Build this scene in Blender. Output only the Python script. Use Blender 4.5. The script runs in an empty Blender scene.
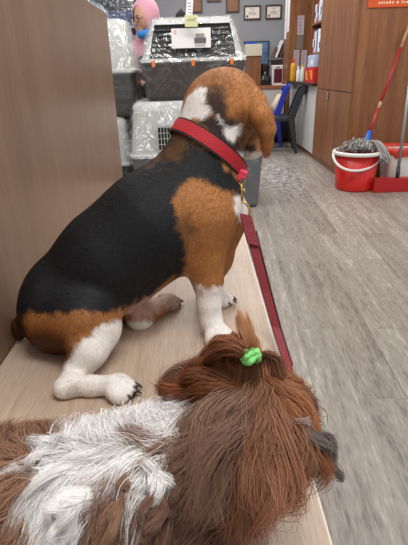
import bpy, math, random
import numpy as np
from mathutils import Vector, Matrix

random.seed(7)
rng = np.random.default_rng(7)
C = bpy.context.scene.collection
SC = bpy.context.scene

# ------------------------------------------------------------------ camera
EYE = np.array([0.0, 0.0, 1.0])
FPX = 447.0
PITCH, ROLL = math.radians(24.1), math.radians(1.7)
FWD = np.array([0, math.cos(PITCH), -math.sin(PITCH)])
_u0 = np.array([0, math.sin(PITCH), math.cos(PITCH)])
_r0 = np.array([1.0, 0, 0])
RGT = math.cos(ROLL) * _r0 - math.sin(ROLL) * _u0
UPV = math.cos(ROLL) * _u0 + math.sin(ROLL) * _r0
cd = bpy.data.cameras.new('camera')
cam = bpy.data.objects.new('camera', cd)
C.objects.link(cam)
cd.sensor_fit = 'VERTICAL'
cd.sensor_height = 24
cd.lens = FPX / 545 * 24
cd.clip_start = 0.02
M = Matrix.Identity(4)
for i in range(3):
    M[i][0], M[i][1], M[i][2], M[i][3] = RGT[i], UPV[i], -FWD[i], EYE[i]
cam.matrix_world = M
SC.camera = cam

# ------------------------------------------------------------------ world, lamps, exposure
SC.view_settings.view_transform = 'Standard'
SC.view_settings.look = 'None'
SC.view_settings.gamma = 1
SC.view_settings.use_curve_mapping = False
SC.cycles.max_bounces = 16
SC.cycles.diffuse_bounces = 10
SC.cycles.transmission_bounces = 10
SC.cycles.transparent_max_bounces = 24
SC.view_settings.exposure = 0.25
W = bpy.data.worlds.new('World')
SC.world = W
W.use_nodes = True
W.node_tree.nodes['Background'].inputs[0].default_value = (0.95, 0.97, 1.0, 1)
W.node_tree.nodes['Background'].inputs[1].default_value = 0.62


def lamp(name, x, y, sx, sy, e, z=2.75, col=(1, 0.97, 0.93)):
    l = bpy.data.lights.new(name, 'AREA')
    l.shape = 'RECTANGLE'
    l.size, l.size_y, l.energy, l.color = sx, sy, e, col
    o = bpy.data.objects.new(name, l)
    o.location = (x, y, z)
    C.objects.link(o)


lamp('ceiling_lamp', 0.3, 0.2, 1.2, 0.6, 30)
lamp('ceiling_lamp', 1.2, 2.6, 1.2, 0.4, 24)
lamp('ceiling_lamp', -0.4, 2.9, 1.2, 0.4, 20)
lamp('ceiling_lamp', 0.2, 5.2, 1.2, 0.4, 34)
lamp('ceiling_lamp', 0.4, 7.2, 1.2, 0.4, 22)


# ------------------------------------------------------------------ pixel helpers (photo pixel -> place in the room)
def ray(px, py):
    return FWD * FPX + RGT * (px - 204) + UPV * (272.5 - py)


def P(px, py, Y):
    d = ray(px, py)
    return EYE + d * (Y / d[1])


def PZ(px, py, z):
    d = ray(px, py)
    return EYE + d * ((z - 1.0) / d[2])


def PX(px, py, x):
    d = ray(px, py)
    return EYE + d * (x / d[0])


def proj(p):
    q = np.asarray(p) - EYE
    zc = q @ FWD
    return 204 + FPX * (q @ RGT) / zc, 272.5 - FPX * (q @ UPV) / zc


def lin(r, g=None, b=None):
    if g is None:
        r, g, b = r
    f = lambda c: c / 255 / 12.92 if c / 255 <= 0.04045 else ((c / 255 + 0.055) / 1.055) ** 2.4
    return (f(r), f(g), f(b))


# ------------------------------------------------------------------ materials
def mat(name, rgb, rough=0.5, metal=0.0, spec=0.5, var=0.0, vscale=20.0, bump=0.0, bscale=60.0, emit=0):
    m = bpy.data.materials.new(name)
    m.use_nodes = True
    nt = m.node_tree
    b = nt.nodes['Principled BSDF']
    c = lin(rgb)
    b.inputs['Base Color'].default_value = (*c, 1)
    b.inputs['Roughness'].default_value = rough
    b.inputs['Metallic'].default_value = metal
    b.inputs['Specular IOR Level'].default_value = spec
    if emit:
        b.inputs['Emission Color'].default_value = (*c, 1)
        b.inputs['Emission Strength'].default_value = emit
    tc = nt.nodes.new('ShaderNodeTexCoord')
    if var:
        n = nt.nodes.new('ShaderNodeTexNoise')
        n.inputs['Scale'].default_value = vscale
        n.inputs['Detail'].default_value = 4
        nt.links.new(tc.outputs['Object'], n.inputs['Vector'])
        mx = nt.nodes.new('ShaderNodeValToRGB')
        mx.color_ramp.elements[0].position = 0.3
        mx.color_ramp.elements[1].position = 0.7
        mx.color_ramp.elements[0].color = (*[v * (1 - var) for v in c], 1)
        mx.color_ramp.elements[1].color = (*[min(1, v * (1 + var)) for v in c], 1)
        nt.links.new(n.outputs['Fac'], mx.inputs['Fac'])
        nt.links.new(mx.outputs['Color'], b.inputs['Base Color'])
    if bump:
        n = nt.nodes.new('ShaderNodeTexNoise')
        n.inputs['Scale'].default_value = bscale
        n.inputs['Detail'].default_value = 3
        nt.links.new(tc.outputs['Object'], n.inputs['Vector'])
        bp = nt.nodes.new('ShaderNodeBump')
        bp.inputs['Strength'].default_value = bump
        bp.inputs['Distance'].default_value = 0.01
        nt.links.new(n.outputs['Fac'], bp.inputs['Height'])
        nt.links.new(bp.outputs['Normal'], b.inputs['Normal'])
    return m


def wood(name, c1, c2, scale=(14, 14, 1.2), rough=0.4, rotz=0.0, fine=0.35, spec=0.4):
    """laminate with grain: stretched noise, two octaves of different width"""
    m = bpy.data.materials.new(name)
    m.use_nodes = True
    nt = m.node_tree
    b = nt.nodes['Principled BSDF']
    b.inputs['Roughness'].default_value = rough
    b.inputs['Specular IOR Level'].default_value = spec
    tc = nt.nodes.new('ShaderNodeTexCoord')
    r = nt.nodes.new('ShaderNodeMapping')
    r.inputs['Rotation'].default_value = (0, 0, rotz)
    nt.links.new(tc.outputs['Object'], r.inputs['Vector'])
    s = nt.nodes.new('ShaderNodeMapping')
    s.inputs['Scale'].default_value = scale
    nt.links.new(r.outputs['Vector'], s.inputs['Vector'])
    n1 = nt.nodes.new('ShaderNodeTexNoise')
    n1.inputs['Scale'].default_value = 1
    n1.inputs['Detail'].default_value = 5
    n1.inputs['Distortion'].default_value = 0.6
    n2 = nt.nodes.new('ShaderNodeTexNoise')
    n2.inputs['Scale'].default_value = 9
    n2.inputs['Detail'].default_value = 3
    for n in (n1, n2):
        nt.links.new(s.outputs['Vector'], n.inputs['Vector'])
    mx = nt.nodes.new('ShaderNodeMix')
    mx.inputs[0].default_value = fine
    nt.links.new(n1.outputs['Fac'], mx.inputs[2])
    nt.links.new(n2.outputs['Fac'], mx.inputs[3])
    rp = nt.nodes.new('ShaderNodeValToRGB')
    rp.color_ramp.elements[0].position = 0.36
    rp.color_ramp.elements[1].position = 0.64
    rp.color_ramp.elements[0].color = (*lin(c1), 1)
    rp.color_ramp.elements[1].color = (*lin(c2), 1)
    nt.links.new(mx.outputs[0], rp.inputs['Fac'])
    nt.links.new(rp.outputs['Color'], b.inputs['Base Color'])
    return m


def attr_mat(name, rough=0.6, spec=0.3, sheen=0.0, bump=0.0, bscale=300):
    m = bpy.data.materials.new(name)
    m.use_nodes = True
    nt = m.node_tree
    b = nt.nodes['Principled BSDF']
    b.inputs['Roughness'].default_value = rough
    b.inputs['Specular IOR Level'].default_value = spec
    b.inputs['Sheen Weight'].default_value = sheen
    a = nt.nodes.new('ShaderNodeAttribute')
    a.attribute_name = 'coat'
    nt.links.new(a.outputs['Color'], b.inputs['Base Color'])
    if bump:
        n = nt.nodes.new('ShaderNodeTexNoise')
        n.inputs['Scale'].default_value = bscale
        tc = nt.nodes.new('ShaderNodeTexCoord')
        nt.links.new(tc.outputs['Object'], n.inputs['Vector'])
        bp = nt.nodes.new('ShaderNodeBump')
        bp.inputs['Strength'].default_value = bump
        bp.inputs['Distance'].default_value = 0.003
        nt.links.new(n.outputs['Fac'], bp.inputs['Height'])
        nt.links.new(bp.outputs['Normal'], b.inputs['Normal'])
    return m


def hair_mat(name, rough=0.45, spec=0.35, trans=0.4):
    m = attr_mat(name, rough, spec)
    nt = m.node_tree
    b = nt.nodes['Principled BSDF']
    a = [n for n in nt.nodes if n.type == 'ATTRIBUTE'][0]
    t = nt.nodes.new('ShaderNodeBsdfTranslucent')
    nt.links.new(a.outputs['Color'], t.inputs['Color'])
    mx = nt.nodes.new('ShaderNodeMixShader')
    mx.inputs[0].default_value = trans
    nt.links.new(b.outputs[0], mx.inputs[1])
    nt.links.new(t.outputs[0], mx.inputs[2])
    nt.links.new(mx.outputs[0], nt.nodes['Material Output'].inputs['Surface'])
    return m


def film_mat(name, base=0.10, crease=0.55, scale=9.0, tint=(1, 1, 1)):
    """crumpled clear stretch film: mostly see-through, shiny along its creases"""
    m = bpy.data.materials.new(name)
    m.use_nodes = True
    nt = m.node_tree
    nt.nodes.remove(nt.nodes['Principled BSDF'])
    out = nt.nodes['Material Output']
    tc = nt.nodes.new('ShaderNodeTexCoord')
    n0 = nt.nodes.new('ShaderNodeTexNoise')
    n0.inputs['Scale'].default_value = scale * 0.5
    n0.inputs['Detail'].default_value = 3
    nt.links.new(tc.outputs['Object'], n0.inputs['Vector'])
    ad = nt.nodes.new('ShaderNodeMix')
    ad.data_type = 'RGBA'
    ad.inputs[0].default_value = 0.35
    nt.links.new(tc.outputs['Object'], ad.inputs[6])
    nt.links.new(n0.outputs['Color'], ad.inputs[7])
    v = nt.nodes.new('ShaderNodeTexNoise')
    v.inputs['Scale'].default_value = scale * 2.2
    v.inputs['Detail'].default_value = 5
    v.inputs['Roughness'].default_value = 0.65
    v.inputs['Distortion'].default_value = 1.5
    nt.links.new(ad.outputs[2], v.inputs['Vector'])
    bp = nt.nodes.new('ShaderNodeBump')
    bp.inputs['Strength'].default_value = 1.0
    bp.inputs['Distance'].default_value = 0.03
    nt.links.new(v.outputs['Fac'], bp.inputs['Height'])
    # creases: where the noise crosses its middle value
    sb = nt.nodes.new('ShaderNodeMath'); sb.operation = 'SUBTRACT'; sb.inputs[1].default_value = 0.5
    ab = nt.nodes.new('ShaderNodeMath'); ab.operation = 'ABSOLUTE'
    nt.links.new(v.outputs['Fac'], sb.inputs[0]); nt.links.new(sb.outputs[0], ab.inputs[0])
    mr = nt.nodes.new('ShaderNodeMapRange')
    mr.inputs[1].default_value = 0.0; mr.inputs[2].default_value = 0.03
    mr.inputs[3].default_value = crease; mr.inputs[4].default_value = base
    nt.links.new(ab.outputs[0], mr.inputs[0])
    t = nt.nodes.new('ShaderNodeBsdfTransparent')
    g = nt.nodes.new('ShaderNodeBsdfGlossy')
    g.inputs['Roughness'].default_value = 0.22
    g.inputs['Color'].default_value = (*tint, 1)
    nt.links.new(bp.outputs['Normal'], g.inputs['Normal'])
    mx = nt.nodes.new('ShaderNodeMixShader')
    nt.links.new(mr.outputs[0], mx.inputs[0])
    nt.links.new(t.outputs[0], mx.inputs[1])
    nt.links.new(g.outputs[0], mx.inputs[2])
    nt.links.new(mx.outputs[0], out.inputs['Surface'])
    return m


# ------------------------------------------------------------------ mesh helpers
ORIG = {}


class MB:
    def __init__(self):
        self.v, self.f = [], []

    def add(self, vs, fs):
        n = len(self.v)
        self.v += [tuple(map(float, p)) for p in vs]
        self.f += [tuple(i + n for i in q) for q in fs]
        return self

    def box(self, x0, x1, y0, y1, z0, z1):
        vs = [(x, y, z) for z in (z0, z1) for y in (y0, y1) for x in (x0, x1)]
        return self.add(vs, [(0, 2, 3, 1), (4, 5, 7, 6), (0, 1, 5, 4), (2, 6, 7, 3), (0, 4, 6, 2), (1, 3, 7, 5)])

    def obox(self, c, ux, uy, uz):
        c, ux, uy, uz = map(np.asarray, (c, ux, uy, uz))
        vs = [c + a * ux + b * uy + d * uz for d in (-1, 1) for b in (-1, 1) for a in (-1, 1)]
        return self.add(vs, [(0, 2, 3, 1), (4, 5, 7, 6), (0, 1, 5, 4), (2, 6, 7, 3), (0, 4, 6, 2), (1, 3, 7, 5)])

    def prism(self, poly, z0, z1):
        n = len(poly)
        vs = [(x, y, z0) for x, y in poly] + [(x, y, z1) for x, y in poly]
        fs = [tuple(range(n))[::-1], tuple(range(n, 2 * n))]
        fs += [(i, (i + 1) % n, n + (i + 1) % n, n + i) for i in range(n)]
        return self.add(vs, fs)

    def loft(self, rings, cap0=True, cap1=True):
        n = len(rings[0])
        vs = [p for r in rings for p in r]
        fs = []
        for k in range(len(rings) - 1):
            for i in range(n):
                a, b = k * n + i, k * n + (i + 1) % n
                fs.append((a, b, b + n, a + n))
        if cap0: fs.append(tuple(range(n))[::-1])
        if cap1: fs.append(tuple(range((len(rings) - 1) * n, len(rings) * n)))
        return self.add(vs, fs)

    def tube(self, pts, r, n=10, closed=False):
        pts = [np.asarray(p, float) for p in pts]
        m = len(pts)
        rs = r if hasattr(r, '__len__') else [r] * m
        rings = []
        prev = None
        for i, p in enumerate(pts):
            t = (pts[(i + 1) % m] - pts[i - 1]) if closed else (pts[min(i + 1, m - 1)] - pts[max(i - 1, 0)])
            t = t / (np.linalg.norm(t) + 1e-12)
            if prev is None:
                a = np.cross(t, (0, 0, 1) if abs(t[2]) < 0.9 else (1, 0, 0))
            else:
                a = prev - t * (prev @ t)
            a = a / np.linalg.norm(a)
            prev = a
            b = np.cross(t, a)
            rings.append([p + rs[i] * (math.cos(q) * a + math.sin(q) * b) for q in np.linspace(0, 2 * math.pi, n, endpoint=False)])
        if closed:
            rings.append(rings[0])
            return self.loft(rings, False, False)
        return self.loft(rings)

    def lathe(self, prof, c=(0, 0, 0), n=40):
        rings = [[(c[0] + r * math.cos(a), c[1] + r * math.sin(a), c[2] + z) for a in np.linspace(0, 2 * math.pi, n, endpoint=False)] for r, z in prof]
        return self.loft(rings)

    def ribbon(self, pts, sides, thick):
        """flat strap along pts; sides = half-width vectors"""
        rings = []
        m = len(pts)
        for i in range(m):
            p = np.asarray(pts[i]); s = np.asarray(sides[i] if isinstance(sides, list) else sides)
            t = np.asarray(pts[min(i + 1, m - 1)]) - np.asarray(pts[max(i - 1, 0)])
            nn = np.cross(t, s); nn = nn / (np.linalg.norm(nn) + 1e-12) * thick
            rings.append([p - s - nn, p + s - nn, p + s + nn, p - s + nn])
        return self.loft(rings)

    def build(self, name, m, parent=None, bevel=0.0, smooth=False, seg=2):
        o0 = np.array(ORIG.get(parent.name, (0, 0, 0))) if parent else np.zeros(3)
        me = bpy.data.meshes.new(name)
        me.from_pydata([tuple(np.array(p) - o0) for p in self.v], [], self.f)
        me.validate()
        me.materials.append(m)
        if smooth:
            me.polygons.foreach_set('use_smooth', [True] * len(me.polygons))
        o = bpy.data.objects.new(name, me)
        C.objects.link(o)
        if parent:
            o.parent = parent
        ORIG[o.name] = tuple(o0)
        if bevel:
            b = o.modifiers.new('bevel', 'BEVEL')
            b.width = bevel
            b.segments = seg
            b.limit_method = 'ANGLE'
        return o


def tag(o, label, cat, group=None, kind=None):
    o['label'] = label
    o['category'] = cat
    if group: o['group'] = group
    if kind: o['kind'] = kind
    return o


def thing(name, loc, label, cat, group=None):
    o = bpy.data.objects.new(name, None)
    o.empty_display_size = 0.05
    C.objects.link(o)
    o.location = loc
    ORIG[o.name] = tuple(loc)
    return tag(o, label, cat, group)


def struct(mb, name, m, bevel=0.0):
    o = mb.build(name, m, None, bevel)
    o['kind'] = 'structure'
    return o


def copy_tree(o, parent=None):
    c = o.copy()
    C.objects.link(c)
    c.parent = parent
    for ch in list(o.children):
        copy_tree(ch, c)
    return c


def rrect(w, d, r, z, cx=0, cy=0, k=5):
    """rounded rectangle ring at height z"""
    pts = []
    for sx, sy, a0 in ((1, 1, 0), (-1, 1, 90), (-1, -1, 180), (1, -1, 270)):
        for a in np.linspace(a0, a0 + 90, k):
            a = math.radians(a)
            pts.append((cx + sx * (w / 2 - r) + r * math.cos(a), cy + sy * (d / 2 - r) + r * math.sin(a), z))
    return pts


# ---- implicit bodies: rounded cones and ellipsoids blended together, then meshed as one surface
def rc_d(p, a, b, ra, rb):
    a, b = np.asarray(a, float), np.asarray(b, float)
    ab = b - a
    t = np.clip(((p - a) @ ab) / (ab @ ab + 1e-12), 0, 1)
    q = p - a - t[..., None] * ab
    return np.sqrt((q * q).sum(-1)) - (ra + (rb - ra) * t)


def el_d(p, c, r, R=None):
    q = p - np.asarray(c)
    if R is not None:
        q = q @ R
    r = np.asarray(r, float)
    k0 = np.sqrt(((q / r) ** 2).sum(-1))
    k1 = np.sqrt(((q / (r * r)) ** 2).sum(-1)) + 1e-9
    return k0 * (k0 - 1) / k1


def smin(a, b, k):
    h = np.clip(0.5 + 0.5 * (b - a) / k, 0, 1)
    return b + (a - b) * h - k * h * (1 - h)


class SDF:
    def __init__(self):
        self.pr = []

    def cone(self, a, b, ra, rb=None, k=0.03):
        self.pr.append(('c', np.asarray(a, float), np.asarray(b, float), ra, ra if rb is None else rb, k)); return self

    def chain(self, pts, rs, k=0.03):
        for i in range(len(pts) - 1):
            self.cone(pts[i], pts[i + 1], rs[i], rs[i + 1], k)
        return self

    def ell(self, c, r, R=None, k=0.03):
        self.pr.append(('e', np.asarray(c, float), np.asarray(r, float), R, 0, k)); return self

    def one(self, pr, p):
        return rc_d(p, *pr[1:5]) if pr[0] == 'c' else el_d(p, pr[1], pr[2], pr[3])

    def __call__(self, p):
        d = np.full(p.shape[:-1], 10.0)
        for pr in self.pr:
            d = smin(d, self.one(pr, p), pr[5])
        return d

    def grad(self, p, e=0.002):
        g = np.zeros_like(p)
        for i in range(3):
            o = np.zeros(3); o[i] = e
            g[..., i] = self(p + o) - self(p - o)
        return g / (np.linalg.norm(g, axis=-1, keepdims=True) + 1e-12)

    def bounds(self):
        lo, hi = np.full(3, 9e9), np.full(3, -9e9)
        for pr in self.pr:
            l, h = self.pb(pr)
            lo, hi = np.minimum(lo, l), np.maximum(hi, h)
        return lo, hi

    @staticmethod
    def pb(pr):
        if pr[0] == 'c':
            r = max(pr[3], pr[4])
            return np.minimum(pr[1], pr[2]) - r, np.maximum(pr[1], pr[2]) + r
        r = pr[2].max()
        return pr[1] - r, pr[1] + r

    def mesh(self, h):
        lo, hi = self.bounds()
        lo = lo - 4 * h
        n = np.ceil((hi - lo) / h).astype(int) + 5
        ax = [lo[i] + h * np.arange(n[i]) for i in range(3)]
        V = np.full(n, 10.0)
        for pr in self.pr:
            l, u = self.pb(pr)
            m = pr[5] + 3 * h + 0.02
            s = [slice(max(0, int((l[i] - m - lo[i]) / h)), min(n[i], int((u[i] + m - lo[i]) / h) + 2)) for i in range(3)]
            g = np.stack(np.meshgrid(*[ax[i][s[i]] for i in range(3)], indexing='ij'), -1)
            V[tuple(s)] = smin(V[tuple(s)], self.one(pr, g), pr[5])
        return surface_nets(V, lo, h)


def surface_nets(V, lo, h):
    ins = V < 0
    nx, ny, nz = V.shape
    c = np.zeros((nx - 1, ny - 1, nz - 1), np.int8)
    for dx in (0, 1):
        for dy in (0, 1):
            for dz in (0, 1):
                c += ins[dx:nx - 1 + dx, dy:ny - 1 + dy, dz:nz - 1 + dz]
    idx = np.argwhere((c > 0) & (c < 8))
    vid = np.full(c.shape, -1, int)
    vid[tuple(idx.T)] = np.arange(len(idx))
    acc = np.zeros((len(idx), 3)); cnt = np.zeros(len(idx))
    cor = [(a, b, d) for a in (0, 1) for b in (0, 1) for d in (0, 1)]
    for i, p in enumerate(cor):
        for q in cor[i + 1:]:
            if sum(abs(p[k] - q[k]) for k in range(3)) != 1:
                continue
            va = V[tuple((idx + p).T)]; vb = V[tuple((idx + q).T)]
            cr = (va < 0) != (vb < 0)
            t = np.where(cr, va / np.where(cr, va - vb, 1), 0)
            pt = np.array(p) + t[:, None] * (np.array(q) - np.array(p))
            acc[cr] += pt[cr]; cnt[cr] += 1
    verts = lo + h * (idx + acc / cnt[:, None])
    faces = []
    for a in range(3):
        b, d = (a + 1) % 3, (a + 2) % 3
        sl0 = [slice(None)] * 3; sl1 = [slice(None)] * 3
        sl0[a] = slice(0, -1); sl1[a] = slice(1, None)
        ch = np.argwhere(ins[tuple(sl0)] != ins[tuple(sl1)])
        ch = ch[(ch[:, b] > 0) & (ch[:, d] > 0) & (ch[:, b] < V.shape[b] - 1) & (ch[:, d] < V.shape[d] - 1)]
        ob = np.zeros(3, int); ob[b] = 1
        od = np.zeros(3, int); od[d] = 1
        q = [vid[tuple((ch - ob - od).T)], vid[tuple((ch - od).T)], vid[tuple(ch.T)], vid[tuple((ch - ob).T)]]
        fl = ~ins[tuple(ch.T)]
        Q = np.stack(q, 1)
        Q[fl] = Q[fl][:, ::-1]
        faces.append(Q)
    return verts, np.concatenate(faces)


def np_mesh(name, verts, faces, m, parent=None, colors=None, smooth=True):
    o0 = np.array(ORIG.get(parent.name, (0, 0, 0))) if parent else np.zeros(3)
    me = bpy.data.meshes.new(name)
    nv, nf, k = len(verts), len(faces), faces.shape[1]
    me.vertices.add(nv); me.loops.add(nf * k); me.polygons.add(nf)
    me.vertices.foreach_set('co', (verts - o0).astype(np.float32).ravel())
    me.loops.foreach_set('vertex_index', faces.astype(np.int32).ravel())
    me.polygons.foreach_set('loop_start', np.arange(0, nf * k, k, dtype=np.int32))
    me.update(calc_edges=True)
    if smooth:
        me.polygons.foreach_set('use_smooth', np.ones(nf, bool))
    if colors is not None:
        at = me.color_attributes.new('coat', 'FLOAT_COLOR', 'POINT')
        at.data.foreach_set('color', np.concatenate([colors, np.ones((nv, 1))], 1).astype(np.float32).ravel())
    me.materials.append(m)
    o = bpy.data.objects.new(name, me)
    C.objects.link(o)
    if parent: o.parent = parent
    ORIG[o.name] = tuple(o0)
    return o


def noise3(p, s, seed=0):
    r = np.random.default_rng(seed)
    out = np.zeros(p.shape[:-1])
    for i in range(7):
        k = r.normal(size=3) * s
        out += np.sin(p @ k + r.uniform(0, 6.28))
    return out / 3.5


def poly_sd(x, y, poly):
    """signed distance to polygon, negative inside"""
    x = np.asarray(x); y = np.asarray(y)
    d = np.full(x.shape, 1e9); inside = np.zeros(x.shape, bool)
    n = len(poly)
    for i in range(n):
        x0, y0 = poly[i]; x1, y1 = poly[(i + 1) % n]
        ex, ey = x1 - x0, y1 - y0
        t = np.clip(((x - x0) * ex + (y - y0) * ey) / (ex * ex + ey * ey + 1e-9), 0, 1)
        d = np.minimum(d, np.hypot(x - x0 - t * ex, y - y0 - t * ey))
        cr = ((y0 > y) != (y1 > y)) & (x < ex * (y - y0) / (ey if ey else 1e-9) + x0)
        inside ^= cr
    return np.where(inside, -d, d)


def sstep(a, b, x):
    t = np.clip((x - a) / (b - a), 0, 1)
    return t * t * (3 - 2 * t)


def strands_mesh(name, paths, widths, cols, m, parent, sides=3, nrm=None):
    """paths (N,S,3), widths (N,S), cols (N,S,3): fine tapered strands as one mesh; with nrm they are low roof-shaped hairs lying on the coat"""
    N, S, _ = paths.shape
    t = np.gradient(paths, axis=1)
    t /= np.linalg.norm(t, axis=2, keepdims=True) + 1e-12
    ring = []
    w = widths[..., None]
    if nrm is not None:
        b = nrm + rng.normal(size=(N, 1, 3)) * .22
        a = np.cross(t, b); a /= np.linalg.norm(a, axis=2, keepdims=True) + 1e-12
        b = np.cross(a, t)
        ring = [paths - w * a, paths + w * .45 * b, paths + w * a]
        sides = 3
        ncol = 2
    else:
        ref = rng.normal(size=(N, 1, 3))
        a = np.cross(t, ref); a /= np.linalg.norm(a, axis=2, keepdims=True) + 1e-12
        b = np.cross(t, a)
        for q in np.linspace(0, 2 * math.pi, sides, endpoint=False):
            ring.append(paths + w * (math.cos(q) * a + math.sin(q) * b))
        ncol = sides
    V = np.stack(ring, 2)                     # N,S,sides,3
    CO = np.repeat(cols[:, :, None, :], sides, 2)
    k = np.arange(ncol)
    base = (np.arange(N) * S * sides)[:, None, None] + (np.arange(S - 1) * sides)[None, :, None] + k[None, None, :]
    nxt = base - k + (k + 1) % sides
    F = np.stack([base, nxt, nxt + sides, base + sides], -1).reshape(-1, 4)
    return np_mesh(name, V.reshape(-1, 3), F, m, parent, CO.reshape(-1, 3))


# ================================================================== SETTING
BT = 0.45                                             # bench top height
PLANK = math.radians(3.0)                             # the planks run a little to the right of straight ahead


def floor_mat():
    m = bpy.data.materials.new('vinyl_planks')
    m.use_nodes = True
    nt = m.node_tree; L = nt.links.new
    b = nt.nodes['Principled BSDF']
    b.inputs['Roughness'].default_value = 0.42
    b.inputs['Specular IOR Level'].default_value = 0.4
    tc = nt.nodes.new('ShaderNodeTexCoord')
    mp = nt.nodes.new('ShaderNodeMapping')
    mp.inputs['Rotation'].default_value = (0, 0, math.pi / 2 + PLANK)
    L(tc.outputs['Object'], mp.inputs['Vector'])
    br = nt.nodes.new('ShaderNodeTexBrick')
    br.inputs['Scale'].default_value = 1
    br.inputs['Brick Width'].default_value = 1.2
    br.inputs['Row Height'].default_value = 0.15
    br.inputs['Mortar Size'].default_value = 0.0016
    br.inputs['Mortar Smooth'].default_value = 0.3
    br.inputs['Color1'].default_value = (0.25, 0.25, 0.25, 1)
    br.inputs['Color2'].default_value = (0.8, 0.8, 0.8, 1)
    br.inputs['Mortar'].default_value = (0.12, 0.12, 0.12, 1)
    br.offset = 0.37
    L(mp.outputs['Vector'], br.inputs['Vector'])
    # grain
    off = nt.nodes.new('ShaderNodeVectorMath'); off.operation = 'MULTIPLY_ADD'
    L(br.outputs['Color'], off.inputs[0]); off.inputs[1].default_value = (7, 3, 5)
    L(mp.outputs['Vector'], off.inputs[2])
    s1 = nt.nodes.new('ShaderNodeMapping'); s1.inputs['Scale'].default_value = (1.7, 17, 1)
    L(off.outputs[0], s1.inputs['Vector'])
    n1 = nt.nodes.new('ShaderNodeTexNoise'); n1.inputs['Scale'].default_value = 1.4
    n1.inputs['Detail'].default_value = 10; n1.inputs['Roughness'].default_value = 0.72; n1.inputs['Distortion'].default_value = 0.5
    L(s1.outputs['Vector'], n1.inputs['Vector'])
    s2 = nt.nodes.new('ShaderNodeMapping'); s2.inputs['Scale'].default_value = (22, 120, 1)
    L(off.outputs[0], s2.inputs['Vector'])
    n2 = nt.nodes.new('ShaderNodeTexNoise'); n2.inputs['Scale'].default_value = 1
    n2.inputs['Detail'].default_value = 4
    L(s2.outputs['Vector'], n2.inputs['Vector'])
    mx = nt.nodes.new('ShaderNodeMix'); mx.inputs[0].default_value = 0.38
    L(n1.outputs['Fac'], mx.inputs[2]); L(n2.outputs['Fac'], mx.inputs[3])
    mx2 = nt.nodes.new('ShaderNodeMix'); mx2.inputs[0].default_value = 0.14
    L(mx.outputs[0], mx2.inputs[2]); L(br.outputs['Color'], mx2.inputs[3])
    rp = nt.nodes.new('ShaderNodeValToRGB')
    e = rp.color_ramp.elements
    e[0].position = 0.34; e[0].color = (*lin(84, 76, 69), 1)
    e[1].position = 0.64; e[1].color = (*lin(178, 170, 160), 1)
    e2 = e.new(0.46); e2.color = (*lin(132, 123, 114), 1)
    e3 = e.new(0.56); e3.color = (*lin(150, 142, 133), 1)
    L(mx2.outputs[0], rp.inputs['Fac'])
    # a pale, mottled patch mixed into the floor colour in front of the chairs
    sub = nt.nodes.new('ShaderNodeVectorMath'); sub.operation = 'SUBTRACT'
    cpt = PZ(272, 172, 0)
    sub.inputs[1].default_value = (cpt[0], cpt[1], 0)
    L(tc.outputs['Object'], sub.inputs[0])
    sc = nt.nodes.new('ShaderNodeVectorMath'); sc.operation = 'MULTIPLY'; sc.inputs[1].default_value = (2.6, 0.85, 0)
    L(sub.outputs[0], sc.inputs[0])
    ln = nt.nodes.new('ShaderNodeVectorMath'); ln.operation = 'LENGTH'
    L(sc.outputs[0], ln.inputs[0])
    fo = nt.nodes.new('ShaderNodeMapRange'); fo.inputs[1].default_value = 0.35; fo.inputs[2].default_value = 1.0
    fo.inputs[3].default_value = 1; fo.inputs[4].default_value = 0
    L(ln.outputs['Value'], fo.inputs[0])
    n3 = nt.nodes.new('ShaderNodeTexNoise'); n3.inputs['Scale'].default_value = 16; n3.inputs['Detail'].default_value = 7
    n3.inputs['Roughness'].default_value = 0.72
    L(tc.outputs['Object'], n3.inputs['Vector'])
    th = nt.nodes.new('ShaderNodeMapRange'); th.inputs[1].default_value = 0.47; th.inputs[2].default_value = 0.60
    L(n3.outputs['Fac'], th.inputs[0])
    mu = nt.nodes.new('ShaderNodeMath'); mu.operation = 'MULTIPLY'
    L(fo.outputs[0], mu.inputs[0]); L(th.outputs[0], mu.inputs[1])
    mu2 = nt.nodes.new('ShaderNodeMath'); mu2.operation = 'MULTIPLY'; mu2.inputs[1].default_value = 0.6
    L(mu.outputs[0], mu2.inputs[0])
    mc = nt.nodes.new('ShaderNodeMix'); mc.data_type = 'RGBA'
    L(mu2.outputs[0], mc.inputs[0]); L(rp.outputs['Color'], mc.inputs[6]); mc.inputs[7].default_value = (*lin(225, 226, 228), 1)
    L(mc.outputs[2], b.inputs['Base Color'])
    bp = nt.nodes.new('ShaderNodeBump'); bp.inputs['Strength'].default_value = 0.12; bp.inputs['Distance'].default_value = 0.004
    L(n2.outputs['Fac'], bp.inputs['Height']); L(bp.outputs['Normal'], b.inputs['Normal'])
    return m


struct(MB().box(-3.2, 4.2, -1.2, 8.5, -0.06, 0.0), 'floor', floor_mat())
m_wall = mat('grey_paint', (142, 143, 147), 0.8, var=0.02)
struct(MB().box(-3.2, 4.2, 8.5, 8.6, 0, 3.0), 'wall_back', m_wall)

m_panel = wood('panel_laminate', (122, 96, 79), (138, 111, 92), (9, 9, 0.7), 0.35, fine=0.4, spec=0.3)
PXL = -0.435
PEND = float(PX(123.5, 182.5, PXL)[1])
PTOP = float(P(103, 13.0, PEND)[2])
struct(MB().box(PXL - 0.035, PXL, -0.5, PEND, 0.0, PTOP), 'wall_left', m_panel, 0.002)

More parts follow.
